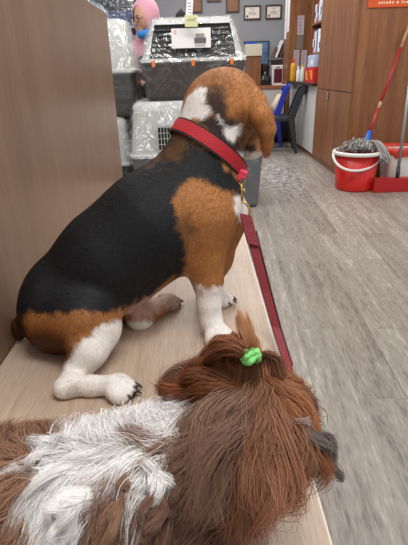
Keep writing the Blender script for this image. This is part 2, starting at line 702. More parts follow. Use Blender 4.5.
# bench
e0 = PZ(330.5, 545, BT)
bx = lambda y: e0[0]
m_bench = wood('bench_laminate', (168, 145, 125), (196, 174, 155), (90, 3.5, 30), 0.42, fine=0.6)
m_edge = mat('bench_edge_band', (212, 200, 188), 0.4)
m_wood = wood('cabinet_laminate', (112, 70, 42), (152, 100, 64), (16, 16, 0.9), 0.4, fine=0.45)
bench = thing('bench', ((PXL + bx(1)) / 2, 1.0, 0), 'long low bench with a pale beige wood-grain top on which the two dogs sit', 'bench')
BL = PXL + 0.002
MB().prism([(BL, -0.4), (bx(-0.4), -0.4), (bx(PEND), PEND), (BL, PEND)], BT - 0.035, BT).build('seat_top', m_bench, bench)
MB().prism([(bx(-0.4), -0.4), (bx(-0.4) + 0.003, -0.4), (bx(PEND) + 0.003, PEND), (bx(PEND), PEND)], BT - 0.035, BT).build('edge_band', m_edge, bench)
MB().prism([(BL, -0.38), (bx(-0.4) - 0.05, -0.38), (bx(PEND) - 0.05, PEND - 0.03), (BL, PEND - 0.03)], 0.0, BT - 0.035).build('base', m_bench, bench)

# ================================================================== RIGHT-HAND CABINETS
CX, CY0, CY1 = 1.36, 4.3, 5.55
m_dark = mat('dark_gap', (45, 35, 30), 0.8)
m_steel = mat('steel', (190, 190, 192), 0.3, 1.0)
m_papr = mat('paper', (222, 220, 222), 0.8)
cab = thing('tall_cabinet', (CX + 0.6, (CY0 + CY1) / 2, 0), 'tall brown wood-grain cabinet behind the red bucket', 'cabinet')
MB().box(CX + 0.02, CX + 1.9, CY0, CY1, 0.0, 2.7).build('body', m_wood, cab, 0.003)
zs = float(PX(330, 90.2, CX)[2])
for z0, z1, nm in ((0.07, zs - 0.004, 'low'), (zs + 0.004, 2.68, 'up')):
    d = MB().box(CX, CX + 0.019, CY0 + 0.004, CY1 - 0.004, z0, z1).build('door', m_wood, cab, 0.002)
    if nm == 'low':
        hp = PX(328, 96, CX)
        MB().box(CX - 0.012, CX, hp[1] - 0.02, hp[1] + 0.02, hp[2] - 0.04, hp[2] + 0.04).build('handle', m_steel, d, 0.004)
MB().box(CX + 0.005, CX + 1.9, CY0 - 0.004, CY0, 0.0, 0.07).build('kickboard', m_wood, cab)
# orange notice on the cabinet side
m_orange = mat('orange_board', (214, 84, 22), 0.5)
m_whtxt = mat('white_print', (238, 205, 180), 0.6)
a, b = P(367.5, 8, CY0 - 0.004), P(412, 6.6, CY0 - 0.004)
sg = thing('notice_board', (a[0] + 0.3, CY0 - 0.004, a[2]), 'orange notice with white lettering fixed high on the tall cabinet', 'sign')
MB().box(a[0], a[0] + 0.62, CY0 - 0.012, CY0 - 0.0005, a[2], a[2] + 0.42).build('board', m_orange, sg, 0.002)
mb = MB(); x = a[0] + 0.085
while x < a[0] + 0.55:
    w = random.uniform(0.012, 0.03)
    hh = random.uniform(0.014, 0.02)
    mb.box(x, x + w * 0.8, CY0 - 0.0135, CY0 - 0.012, a[2] + 0.026, a[2] + 0.026 + hh)
    x += w + (0.006 if random.random() < 0.75 else 0.02)
mb.box(a[0] + 0.03, a[0] + 0.6, CY0 - 0.0135, CY0 - 0.012, a[2] + 0.072, a[2] + 0.078)
mb.build('lettering', m_whtxt, sg)

# return counter with white front running back from the cabinet, and the open bookshelf standing on it
m_white = mat('white_laminate', (205, 203, 200), 0.45)
m_cream = mat('cream_laminate', (206, 198, 186), 0.5)
m_top = wood('counter_top', (135, 82, 52), (160, 100, 66), (2, 14, 14), 0.35)
CZ = 0.85
ct = thing('counter', (CX + 0.3, 6.4, 0), 'white fronted counter with brown top under the bookshelf, beside the tall cabinet', 'counter')
MB().box(CX, CX + 0.6, CY1 + 0.005, 7.17, 0.06, CZ - 0.03).build('front_panel', m_white, ct)
MB().box(CX + 0.02, CX + 0.6, CY1 + 0.01, 7.17, 0.0, 0.06).build('plinth', m_wood, ct)
MB().box(CX - 0.05, CX + 0.6, CY1 + 0.005, 7.18, CZ - 0.03, CZ).build('top', m_dark, ct, 0.003)

BY0, BY1 = CY1 + 0.005, 6.15
SX = CX + 0.03
shelf_z = [CZ + 0.001, 1.18, 1.50, 1.84, 2.2]
shelf = thing('bookshelf', (SX + 0.15, (BY0 + BY1) / 2, CZ), 'open wooden bookshelf full of boxes and bottles between tall cabinet and papered column', 'bookshelf')
MB().box(SX, SX + 0.34, BY0, BY0 + 0.02, CZ + 0.001, 2.6).build('side_panel', m_wood, shelf)
MB().box(SX, SX + 0.34, BY1 - 0.02, BY1, CZ + 0.001, 2.6).build('side_panel', m_wood, shelf)
MB().box(SX + 0.33, SX + 0.34, BY0 + 0.02, BY1 - 0.02, CZ + 0.001, 2.6).build('back_panel', m_wood, shelf)
for z in shelf_z[1:]:
    MB().box(SX, SX + 0.33, BY0 + 0.02, BY1 - 0.02, z - 0.022, z).build('shelf_board', m_wood, shelf)
bk = [((60, 92, 150), 'blue'), ((225, 225, 230), 'white'), ((150, 60, 70), 'dark red'), ((190, 205, 225), 'pale blue'), ((235, 235, 235), 'white'), ((95, 120, 180), 'blue'), ((210, 200, 190), 'cream')]
shname = ['', 'second lowest', 'middle', 'highest visible']
for s in (1, 2, 3):
    y = BY0 + 0.03
    i = 0
    while y < BY1 - 0.11:
        w = random.uniform(0.045, 0.075)
        hh = random.uniform(0.17, 0.26)
        c, cn = bk[(i * 3 + s * 2) % 7]
        bx_ = thing('product_box', (SX + 0.12, y + w / 2, shelf_z[s]), '%s upright box, number %s from the front on the %s bookshelf shelf' % (cn, ['one', 'two', 'three', 'four', 'five', 'six', 'seven', 'eight', 'nine', 'ten'][i], shname[s]), 'box', 'boxes on the %s bookshelf shelf' % shname[s])
        MB().box(SX + 0.01, SX + 0.2, y, y + w - 0.004, shelf_z[s] + 0.0005, shelf_z[s] + hh).build('carton', mat('carton', c, 0.55, var=0.25, vscale=14), bx_, 0.002)
        MB().box(SX + 0.0085, SX + 0.01, y + 0.008, y + w - 0.012, shelf_z[s] + hh * 0.25, shelf_z[s] + hh * 0.6).build('printed_panel', mat('print', (230, 225, 225) if i % 2 else (70, 80, 120), 0.6), bx_)
        y += w; i += 1
del bx_

# ---- things on the counter: yellow bottle, white bottles, box of wipes, red box
yb = P(292.5, 83.5, 6.98); yb[2] = CZ
b_y = thing('bottle', yb, 'tall yellow plastic bottle with red cap on the counter by the bookshelf', 'bottle')
hb = float(P(292, 59, 6.98)[2]) - CZ
MB().lathe([(0.0, 0), (0.035, 0.0), (0.04, 0.01), (0.041, hb * .3), (0.037, hb * .5), (0.04, hb * .62), (0.036, hb * .72), (0.022, hb * .82), (0.016, hb * .84)], yb, 24).build('bottle_body', mat('yellow_plastic', (226, 160, 24), 0.35), b_y, smooth=True)
MB().lathe([(0.02, hb * .83), (0.021, hb * .84), (0.018, hb * .97), (0.015, hb)], yb, 24).build('cap', mat('red_cap', (206, 40, 26), 0.4), b_y, smooth=True)
for (px, Y, top, col, lab) in ((298, 6.75, 66, (235, 235, 238), 'slim white bottle just right of the yellow bottle on the counter'),
                               (302, 6.5, 64, (226, 222, 205), 'pale bottle with yellowish cap beside the slim white bottle on the counter')):
    q = P(px, 80, Y); q[2] = CZ
    h2 = float(P(px, top, Y)[2]) - CZ
    t = thing('bottle', q, lab, 'bottle')
    MB().lathe([(0.0, 0), (0.024, 0.0), (0.026, 0.01), (0.026, h2 * .7), (0.012, h2 * .82), (0.011, h2 * .84)], q, 20).build('bottle_body', mat('pale_plastic', col, 0.4), t, smooth=True)
    MB().lathe([(0.013, h2 * .84), (0.013, h2)], q, 16).build('cap', mat('cap', (215, 190, 80) if px > 300 else (230, 230, 230), 0.4), t)
q = PX(314, 84, SX + 0.02)
t = thing('carton', (SX + 0.08, 5.82, CZ), 'red printed carton with yellow markings on the counter under the shelves', 'box')
MB().box(CX - 0.035, SX - 0.004, BY0 + 0.06, BY0 + 0.5, CZ + 0.0005, CZ + 0.17).build('box_body', mat('red_card', (196, 34, 30), 0.5), t, 0.003)
m_yel = mat('yellow_print', (228, 150, 40), 0.5)
mb = MB().tube([(CX - 0.0355, BY0 + .28 + .16 * math.cos(6.28 * u), CZ + .085 + .05 * math.sin(18.85 * u + .6)) for u in np.linspace(0, 1, 90)], .005, 6)
mb.build('markings', m_yel, t)
t = thing('carton', (SX + 0.1, 5.8, CZ + 0.17), 'pale blue and white pack stacked on top of the red carton', 'box')
MB().box(CX - 0.03, SX - 0.005, BY0 + 0.08, BY0 + 0.42, CZ + 0.171, CZ + 0.30).build('pack', mat('blue_pack', (176, 190, 214), 0.5, var=0.2, vscale=12), t, 0.006)
MB().box(CX - 0.0315, CX - 0.03, BY0 + 0.12, BY0 + 0.27, CZ + 0.2, CZ + 0.25).build('printed_panel', m_papr, t)

# ---- tall wooden column with paper lists (its near side faces the room)
KY = 7.2
kx0 = float(P(289, 40, KY)[0])
col_ = thing('wall_cabinet', (kx0 + 0.3, KY + 0.2, 0), 'tall wooden cupboard side with paper lists, left of the bookshelf', 'cabinet')
MB().box(kx0, kx0 + 0.62, KY, 7.62, 0.0, 2.7).build('body', m_wood, col_, 0.003)
m_list = mat('printed_list', (196, 184, 188), 0.8, var=0.12, vscale=60)
m_gpap = mat('grey_paper', (128, 116, 106), 0.8)
m_dpap = mat('slate_paper', (84, 80, 86), 0.8)


def sheet(x0, y0, x1, y1, m, lab, Y=KY, name='paper_sheet', lines=True, group=None):
    p, q = P(x0, y1, Y), P(x1, y0, Y)
    t = thing(name, ((p[0] + q[0]) / 2, Y, p[2]), lab, 'paper', group)
    MB().box(p[0], q[0], Y - 0.006, Y - 0.0005, p[2], q[2]).build('sheet', m, t)
    if lines:
        mb = MB(); z = q[2] - 0.02
        while z > p[2] + 0.015:
            mb.box(p[0] + 0.008, p[0] + 0.008 + (q[0] - p[0] - 0.016) * random.uniform(.6, 1), Y - 0.007, Y - 0.006, z, z + 0.006)
            z -= 0.018
        mb.build('print', mat('print_ink', (150, 120, 130), 0.8), t)
    return t


sheet(297, 15.5, 304.5, 35, m_list, 'pinkish printed list, highest on the wooden column')
sheet(296, 35.5, 303.5, 49.5, m_gpap, 'brown grey blank card directly under the highest list on the column', lines=False)
sheet(293, 50, 299.5, 69, m_list, 'printed list at left of the lower pair on the wooden column')
sheet(300.5, 50, 307, 69, m_list, 'printed list at right of the lower pair, above the yellow bottle')
sheet(291.5, 69.5, 298.5, 82, m_dpap, 'dark grey card below the left list, beside the yellow bottle', lines=False)
# white sheets on the cupboard's left face
for (y0, y1, z0, z1, lab) in ((7.23, 7.38, 1.5, 2.1, 'white sheet on cupboard side nearer the column corner'), (7.43, 7.58, 1.42, 2.1, 'white sheet on cupboard side nearer the certificates')):
    t = thing('paper_sheet', (kx0 - 0.003, (y0 + y1) / 2, z0), lab, 'paper')
    MB().box(kx0 - 0.004, kx0 - 0.0005, y0, y1, z0, z1).build('sheet', m_papr, t)

# ---- back desk
DY, DZ = 7.25, 0.79
desk = thing('desk', (0.3, 7.8, 0), 'long brown topped desk with cream front along the back wall', 'desk')
MB().box(-0.9, kx0 - 0.005, DY, 8.45, DZ - 0.045, DZ).build('desk_top', m_top, desk, 0.003)
MB().box(-0.88, kx0 - 0.02, DY + 0.02, DY + 0.05, 0.0, DZ - 0.045).build('front_panel', m_cream, desk)
for x in (-0.88, 0.2, kx0 - 0.05):
    MB().box(x, x + 0.03, DY + 0.05, 8.4, 0.0, DZ - 0.045).build('side_panel', m_cream, desk)
# wooden divider box with cream carton on it
DVX0, DVX1 = float(P(247.5, 70, 7.5)[0]), float(P(261, 70, 7.5)[0])
dz = float(P(254, 56, 7.5)[2])
t = thing('divider_cabinet', ((DVX0 + DVX1) / 2, 7.6, DZ), 'small upright wooden cabinet standing on the back desk left of the black machine', 'cabinet')
MB().box(DVX0, DVX1, 7.5, 7.9, DZ + 0.0005, dz).build('body', m_wood, t, 0.003)
MB().box(DVX0 + 0.01, DVX1 - 0.01, 7.492, 7.4995, DZ + 0.02, dz - 0.01).build('door', m_wood, t, 0.002)
p, q = P(245.5, 56, 7.48), P(262.3, 44, 7.48)
t = thing('carton', ((p[0] + q[0]) / 2, 7.6, dz), 'cream open carton resting on the small wooden cabinet', 'box')
MB().box(p[0], q[0], 7.48, 7.8, dz + 0.001, q[2]).build('box_body', mat('cream_card', (206, 198, 176), 0.7), t, 0.003)
MB().box(p[0] + 0.004, q[0] - 0.004, 7.5, 7.78, q[2], q[2] + 0.003).build('lid', mat('cream_lid', (190, 182, 160), 0.7), t)
# blue framed poster behind it
p, q = P(244, 66, 8.44), P(269.5, 40.5, 8.44)
t = thing('poster', ((p[0] + q[0]) / 2, 8.46, p[2]), 'dark framed blue poster on the back wall behind the cream carton', 'poster')
MB().box(p[0], q[0], 8.46, 8.499, p[2], q[2]).build('frame', mat('navy_frame', (40, 48, 70), 0.4), t, 0.003)
MB().box(p[0] + 0.02, q[0] - 0.02, 8.455, 8.46, p[2] + 0.02, q[2] - 0.02).build('print', mat('blue_print', (84, 112, 150), 0.4, var=0.45, vscale=9), t)
q2 = P(254, 44, 8.44)
MB().box(p[0] + 0.03, q2[0] + 0.02, 8.45, 8.455, q2[2] - 0.02, q2[2] + 0.03).build('banner', mat('bright_blue', (28, 84, 205), 0.4), t)
# shelf with leaning books
p, q = P(269.5, 58, 8.2), P(284.5, 57.4, 8.2)
t = thing('wall_shelf', ((p[0] + q[0]) / 2, 8.35, p[2]), 'short grey shelf on the back wall holding leaning books', 'shelf')
MB().box(p[0], q[0] + .1, 8.2, 8.495, p[2] - 0.03, p[2]).build('board', mat('grey_shelf', (120, 112, 108), 0.6), t, 0.003)
MB().box(p[0] + 0.02, p[0] + 0.04, 8.3, 8.495, p[2] - 0.12, p[2] - 0.03).build('bracket', m_steel, t)
for i, (px, c, lab, tilt, hh) in enumerate(((271.8, (120, 90, 70), 'thin brown book at left end of the leaning row on the wall shelf', .42, .17), (275, (238, 238, 238), 'bright white binder leaning on the wall shelf', .40, .27), (279.6, (96, 66, 50), 'brown book leaning behind the white binder on the wall shelf', .30, .22), (283.4, (170, 140, 110), 'tan book at right end of the wall shelf', 0.12, .18))):
    c0 = P(px, 56, 8.33)
    z0 = float(p[2]) + 0.001
    th = 0.016
    ux = np.array([math.cos(tilt), 0, -math.sin(tilt)]) * th; uz = np.array([math.sin(tilt), 0, math.cos(tilt)]) * hh / 2
    cc = np.array([c0[0], 8.33, z0 + th * math.sin(tilt)]) + uz
    t = thing('book', (c0[0], 8.33, z0), lab, 'book', 'books leaning on the wall shelf')
    MB().obox(cc, ux * .7, (0, 0.085, 0), uz * .97).build('pages', m_papr, t)
    mb = MB()
    for s in (-1, 1):
        mb.obox(cc + s * ux * .85, ux * .14, (0, .09, 0), uz)
    mb.obox(cc + np.array([0, -0.088, 0]), ux, (0, 0.003, 0), uz)
    mb.build('cover', mat('book_cover', c, 0.5), t, 0.001)
# black machine and white device on desk
c0 = P(264.8, 82, 7.6); c0[2] = DZ
t = thing('coffee_machine', c0, 'rounded black machine on the back desk left of the white device', 'machine')
w = 0.075
MB().loft([rrect(0.17, 0.2, 0.05, DZ + 0.001, c0[0], c0[1]), rrect(0.18, 0.21, 0.05, DZ + 0.08, c0[0], c0[1]), rrect(0.15, 0.18, 0.05, DZ + 0.14, c0[0], c0[1])]).build('base', mat('black_plastic', (26, 26, 30), 0.3), t, smooth=False)
MB().loft([rrect(0.13, 0.13, 0.04, DZ + 0.14, c0[0], c0[1] + 0.02), rrect(0.13, 0.13, 0.04, DZ + 0.28, c0[0], c0[1] + 0.02), rrect(0.1, 0.1, 0.04, DZ + 0.31, c0[0], c0[1] + 0.02)]).build('head', mat('black_gloss', (22, 24, 30), 0.2), t)
MB().box(c0[0] - 0.02, c0[0], c0[1] - 0.1, c0[1] - 0.045, DZ + 0.15, DZ + 0.19).build('spout', m_steel, t, 0.004)
p, q = P(271.8, 81, 7.55), P(283.3, 65, 7.55)
t = thing('desk_device', ((p[0] + q[0]) / 2, 7.6, DZ), 'small white device with a dark maroon front window on the back desk', 'device')
MB().box(p[0], q[0], 7.55, 7.75, DZ + 0.0005, q[2]).build('case', m_papr, t, 0.012)
MB().box(p[0] + 0.03, q[0] - 0.015, 7.543, 7.55, DZ + 0.035, q[2] - 0.05).build('front_window', mat('maroon_glass', (92, 26, 44), 0.25), t, 0.003)
MB().box(p[0] + 0.06, q[0] - 0.05, 7.546, 7.55, q[2] - 0.035, q[2] - 0.022).build('brand_strip', mat('dark_strip', (70, 40, 50), 0.5), t)
mb = MB().tube([(p[0] + 0.02, 7.54, DZ + 0.006), (p[0] + 0.06, 7.40, DZ + 0.006), (p[0] + 0.16, 7.28, DZ + 0.006), (p[0] + 0.2, 7.235, DZ - 0.02), (p[0] + 0.22, 7.235, DZ - 0.16)], 0.006, 8)
tag(mb.build('cable', m_papr), 'white cable hanging over the edge of the back desk below the white device', 'cable')
for px, hh, lab in ((285.2, .1, 'small white jar right of the white device on the back desk'), (288.6, .14, 'slim white bottle nearest the wooden column on the back desk')):
    q = P(px, 80, 7.6); q[2] = DZ
    t = thing('jar', q, lab, 'jar')
    MB().lathe([(0, 0.0005), (.024, 0.0005), (.025, .01), (.025, hh * .75), (.014, hh * .85)], q, 16).build('jar_body', m_papr, t, smooth=True)
    MB().lathe([(.016, hh * .84), (.016, hh)], q, 16).build('lid', m_cream, t)

# ---- certificates and frames on the back wall
m_frame = mat('dark_frame', (62, 40, 30), 0.4)
m_brownb = mat('cork', (140, 100, 78), 0.8, var=0.1)
m_cert = mat('certificate_paper', (226, 218, 206), 0.7)
m_seal = mat('red_seal', (160, 40, 36), 0.5)
m_ink = mat('ink', (150, 140, 135), 0.8)


def frame(x0, y0, x1, y1, lab, cert=True, name='certificate', cat='certificate'):
    Y = 8.475
    p, q = P(x0, y1, Y), P(x1, y0, Y)
    t = thing(name, ((p[0] + q[0]) / 2, Y + 0.02, p[2]), lab, cat, None)
    mb = MB(); w = 0.022
    mb.box(p[0], q[0], Y, 8.4995, p[2], p[2] + w).box(p[0], q[0], Y, 8.4995, q[2] - w, q[2])
    mb.box(p[0], p[0] + w, Y, 8.4995, p[2] + w, q[2] - w).box(q[0] - w, q[0], Y, 8.4995, p[2] + w, q[2] - w)
    mb.build('frame', m_frame, t)
    MB().box(p[0] + w, q[0] - w, Y + 0.012, 8.4995, p[2] + w, q[2] - w).build('sheet', m_cert if cert else m_brownb, t)
    if cert:
        mb = MB(); cx = (p[0] + q[0]) / 2; H = q[2] - p[2]; Wd = q[0] - p[0]
        for k, ww in ((.74, .3), (.62, .16), (.5, .5), (.42, .4), (.34, .45)):
            mb.box(cx - Wd * ww / 2, cx + Wd * ww / 2, Y + 0.011, Y + 0.012, p[2] + H * k, p[2] + H * k + 0.008)
        mb.build('lettering', m_ink, t)
        MB().tube([(p[0] + w + 0.035, Y + 0.009, p[2] + w + 0.03), (p[0] + w + 0.035, Y + 0.012, p[2] + w + 0.03)], 0.018, 16).build('seal', m_seal, t)


frame(243.8, 5, 261, 20, 'framed cream certificate with red seal, further from the wooden cupboard')
frame(265.5, 4.3, 282, 19.3, 'framed cream certificate with red seal, next to the wooden cupboard')
frame(226, -8, 239.5, 12.5, 'brown corkboard in dark frame on back wall above the crate right end', False, 'corkboard', 'notice board')
frame(187, -12, 202, 13, 'brown corkboard in dark frame behind the white paper tag', False, 'corkboard', 'notice board')
frame(207, -10, 221, 2, 'small brown corkboard in dark frame between two larger ones', False, 'corkboard', 'notice board')

# ================================================================== CHAIRS
def chair(name, loc, m, lab, rz=0.0):
    t = thing(name, (0, 0, 0), lab, 'chair')
    H, SH = 0.83, 0.44
    # faces -x; back at +x
    rings = []
    for x, dz in ((-0.22, -0.015), (-0.2, 0.005), (-0.1, -0.004), (0.05, -0.012), (0.17, 0.0), (0.2, 0.012)):
        w = 0.215 - 0.02 * (x + 0.22) / 0.42
        rings.append([(x, -w, SH + dz + .012), (x, -w * .6, SH + dz), (x, 0, SH + dz - .004), (x, w * .6, SH + dz), (x, w, SH + dz + .012),
                      (x, w, SH + dz - .03), (x, 0, SH + dz - .026), (x, -w, SH + dz - .03)])
    MB().loft(rings).build('seat', m, t, 0.004)
    mb = MB()
    for s in (-1, 1):
        mb.loft([[(0.16 + lean - dd, s * wy - ww, z), (0.16 + lean + dd, s * wy - ww, z), (0.16 + lean + dd, s * wy + ww, z), (0.16 + lean - dd, s * wy + ww, z)]
                 for z, lean, dd, wy, ww in ((SH - .01, .0, .045, .185, .03), (SH + .12, .045, .04, .18, .035), (SH + .28, .10, .036, .175, .042), (H - .03, .14, .03, .17, .05))])
    ring = []
    for y in np.linspace(-.21, .21, 9):
        c = 0.018 * (1 - (y / .21) ** 2)
        zt = H - 0.03 * (y / .21) ** 2
        ring.append([(0.28 + c, y, H - .11), (0.30 + c, y, H - .11), (0.325 + c, y, zt), (0.30 + c, y, zt)])
    mb.loft(ring)
    for y in (-.07, .07):
        mb.loft([[(0.17 + l - .008, y - .024, z), (0.17 + l + .008, y - .024, z), (0.17 + l + .008, y + .024, z), (0.17 + l - .008, y + .024, z)] for z, l in ((SH, .012), (SH + .15, .06), (H - .1, .125))])
    mb.build('backrest', m, t, 0.004)
    for sx in (-1, 1):
        for s in (-1, 1):
            x0, x1 = (-.17, -.2) if sx < 0 else (.16, .235)
            MB().loft([[(x - a, s * y - a, z), (x + a, s * y - a, z), (x + a, s * y + a, z), (x - a, s * y + a, z)] for x, y, z, a in ((x1, .215, 0.0005, .021), ((x0 + x1) / 2, .20, .22, .03), (x0, .185, SH - .012, .042))]).build('leg', m, t, 0.004)
    t.location = loc
    t.rotation_euler = (0, 0, rz)
    return t


m_bchair = mat('black_chair_plastic', (38, 39, 43), 0.4)
m_uchair = mat('blue_chair_plastic', (26, 52, 170), 0.4)
p = PZ(304, 150, 0)
chair('plastic_chair', (p[0] - 0.37, p[1] + 0.0, 0), m_bchair, 'black plastic chair facing left beside the white fronted counter', -0.12)
p2 = P(289, 82, 6.8)
chair('plastic_chair', (p2[0] - 0.33, 6.8, 0), m_uchair, 'blue plastic chair standing behind the black chair', -0.1)
# things by the blue chair
gx = p2[0] - .16
bg = thing('cloth_bag', (gx, 6.8, 0.452), 'beige folded bag standing on the seat of the blue chair', 'bag')
MB().loft([rrect(0.13, 0.2, 0.03, 0.458, gx, 6.8), rrect(0.15, 0.22, 0.04, 0.55, gx + .01, 6.8), rrect(0.07, 0.20, 0.02, 0.69, gx + .05, 6.8)]).build('bag_body', mat('beige_cloth', (214, 192, 164), 0.8, bump=.4, bscale=20), bg, smooth=True)
MB().tube([(gx + .05, 6.75, .685), (gx + .055, 6.75, .73), (gx + .055, 6.85, .73), (gx + .05, 6.85, .685)], .006, 8).build('handle', m_cream, bg)
q = PZ(281, 142, 0)
t = thing('dark_box', (q[0], 6.75, 0), 'dark navy box filling the dark area on the floor behind the blue chair', 'box')  # plain dark box filling the dark area behind the chairs
t.location = (0.95, 7.0, 0)
ORIG[t.name] = (0.95, 7.0, 0)
MB().loft([rrect(0.56, 0.22, 0.03, 0.0, 1.02, 7.1), rrect(0.6, 0.25, 0.03, 0.37, 1.02, 7.1)]).build('body', mat('navy_plastic', (26, 30, 48), 0.5), t)
MB().loft([rrect(0.62, 0.27, 0.03, 0.37, 1.02, 7.1), rrect(0.6, 0.25, 0.03, 0.40, 1.02, 7.1)]).build('lid', mat('navy_lid', (32, 38, 60), 0.5), t)

# ================================================================== CLEANING THINGS
m_red = mat('red_plastic', (206, 34, 30), 0.35, var=0.05, vscale=5)
m_rim = mat('white_plastic', (226, 222, 216), 0.4)
m_rim.node_tree.nodes['Principled BSDF'].inputs['Roughness'].default_value = 0.35
BC = PZ(353.5, 188.2, 0)
bz = float(P(353, 151, BC[1])[2])
BR = 0.198
t = thing('mop_bucket', BC, 'round red plastic mop bucket with white rim and white handle', 'bucket')
MB().lathe([(0.0, 0.012), (0.14, 0.012), (0.15, 0.0), (0.16, 0.0), (0.165, 0.02), (BR - 0.01, bz - 0.02), (BR - 0.016, bz - 0.02), (0.155, 0.03), (0.0, 0.03)], BC, 48).build('body', m_red, t, smooth=True)
mb = MB()
mb.tube([(BC[0] + (BR + 0.002) * math.cos(a), BC[1] + (BR + 0.002) * math.sin(a), bz - 0.008) for a in np.linspace(0, 2 * math.pi, 48, endpoint=False)], 0.017, 10, True)
mb.build('rim', m_rim, t, smooth=True)
ha, hb_ = P(333, 153, BC[1]), P(372, 152, BC[1])
pts = []
for s in np.linspace(0, 1, 22):
    a = math.pi * s
    pts.append(np.array([BC[0] - (BR + 0.015) * math.cos(a), BC[1] - (BR + 0.03) * math.sin(a) * 0.85, bz - 0.015 - 0.115 * math.sin(a)]))
dx = np.array([-.06, 0, -.005])
MB().tube([p_ + dx * math.sin(math.pi * i / 21) for i, p_ in enumerate(pts)], 0.0115, 10).build('handle', m_rim, t, smooth=True)

# mop: strings piled over the rim, blue socket, red stick
mt_ = P(373, 130, BC[1] + 0.02)
sock0 = P(366, 144, BC[1] + 0.0); sock1 = P(370, 131, BC[1] + 0.03)
top = P(409, 26, CY0 - 0.02)
ax_ = sock1 + (top - sock1)
mop = thing('mop', sock0, 'string mop with grey head in the red bucket, red stick leaning on the cabinet', 'mop')
hc = P(358, 149, BC[1] - 0.02)
S = SDF().ell(hc + [0, 0, .01], (.11, .09, .042)).ell(hc + [.06, -.04, .01], (.065, .06, .04)).cone(sock0 - [0, 0, .02], hc, .03, .05)
v, f = S.mesh(0.01)
np_mesh('mop_core', v, f, mat('grey_yarn', (96, 92, 90), 0.95), mop)
N, SG = 260, 9
roots = sock0 + np.array([0, 0, -0.015]) + rng.normal(size=(N, 3)) * .02
paths = np.zeros((N, SG, 3)); ang = rng.uniform(0, 2 * math.pi, N); ln_ = rng.uniform(.09, .165, N)
for k in range(SG):
    s = k / (SG - 1)
    off = np.stack([np.cos(ang) * ln_ * s, np.sin(ang) * ln_ * s * .75, -0.04 * s * s * ln_ / .1 * .5], 1)
    paths[:, k] = roots + off + np.array([-0.055, -.02, 0.02]) * s + .01 * np.stack([np.sin(9 * s + ang * 3), np.cos(8 * s + ang * 5), np.sin(7 * s + ang * 7)], 1) * s
d = S(paths.reshape(-1, 3)).reshape(N, SG); g = S.grad(paths.reshape(-1, 3)).reshape(N, SG, 3)
paths += g * np.clip(0.006 - d, 0, .1)[..., None]
# strings hanging over the right rim
for i in range(46):
    s = np.linspace(0, 1, SG)
    x0 = sock0 + np.array([rng.uniform(-.03, .03), -.02, .0])
    e = np.array([BC[0] + .165 + rng.uniform(-.04, .035), BC[1] - .13 + rng.uniform(-.03, .03), bz + .025])
    e2 = e + np.array([rng.uniform(.0, .03), -.045, -rng.uniform(.04, .11)])
    pth = np.where(s[:, None] < .6, x0 + (e - x0) * (s[:, None] / .6), e + (e2 - e) * ((s[:, None] - .6) / .4))
    pth[:, 2] += .05 * np.sin(math.pi * np.clip(s / .6, 0, 1))
    paths[i] = pth
gcol = np.array(lin(160, 154, 150))
cols = np.repeat((gcol * rng.uniform(.6, 1.25, (N, 1)))[:, None], SG, 1)
o = strands_mesh('mop_strings', paths, np.full((N, SG), .0065), cols, attr_mat('mop_yarn', .95, .1), mop, 5)
MB().tube([sock0 - [0, 0, .01], sock0 + (sock1 - sock0) * .3, sock0 + (sock1 - sock0) * .45, sock1], [.045, .04, .024, .019], 14).build('socket', mat('blue_plastic', (26, 92, 190), 0.4), mop, smooth=True)
m_stick = mat('red_stick', (176, 44, 38), 0.4)
m_swood = mat('bare_wood', (186, 148, 112), 0.7, var=.2, vscale=30)
cut = lambda s: sock1 + (top - sock1) * s
MB().tube([cut(-.02), cut(.22)], .0125, 12).build('stick', m_stick, mop, smooth=True)
MB().tube([cut(.22), cut(.285)], .0135, 12).build('worn_band', m_swood, mop, smooth=True)
MB().tube([cut(.285), cut(.80)], .0125, 12).build('stick', m_stick, mop, smooth=True)
MB().tube([cut(.80), cut(1.0)], .0125, 12).build('bare_end', m_swood, mop, smooth=True)

# bin with red liner
bn = PZ(397, 181, 0); bn[1] = 4.09; bn[0] = 1.83
zt = float(P(395, 148, 4.09)[2])
t = thing('waste_bin', (bn[0], bn[1], 0), 'white waste bin lined with a translucent red bag beside the bucket', 'bin')
MB().loft([rrect(0.30, 0.26, .06, 0.0, bn[0], bn[1]), rrect(0.36, 0.30, .06, zt - .01, bn[0], bn[1]), rrect(0.34, 0.28, .06, zt - .01, bn[0], bn[1]), rrect(0.28, 0.24, .05, .02, bn[0], bn[1])]).build('bin_body', m_rim, t)
m_liner = mat('red_liner', (222, 70, 50), 0.3, var=.15, vscale=15, bump=.6, bscale=18)
nt = m_liner.node_tree
nt.nodes['Principled BSDF'].inputs['Alpha'].default_value = 0.88
rings = []
for (w, d_, z, am) in ((.362, .302, zt - .06, .012), (.38, .32, zt - .03, .006), (.40, .34, zt + .0, .004), (.385, .32, zt + .02, .003), (.345, .29, zt + .005, .003), (.32, .26, zt - .1, .008), (.3, .24, zt - .2, .01)):
    r = rrect(w, d_, .07, z, bn[0], bn[1], 14)
    rings.append([(x + am * math.sin(i * 1.7), y + am * math.cos(i * 1.3), zz + am * 1.6 * math.sin(i * .9 + 1)) for i, (x, y, zz) in enumerate(r)])
MB().loft(rings, False, True).build('bag_liner', m_liner, t, smooth=True)
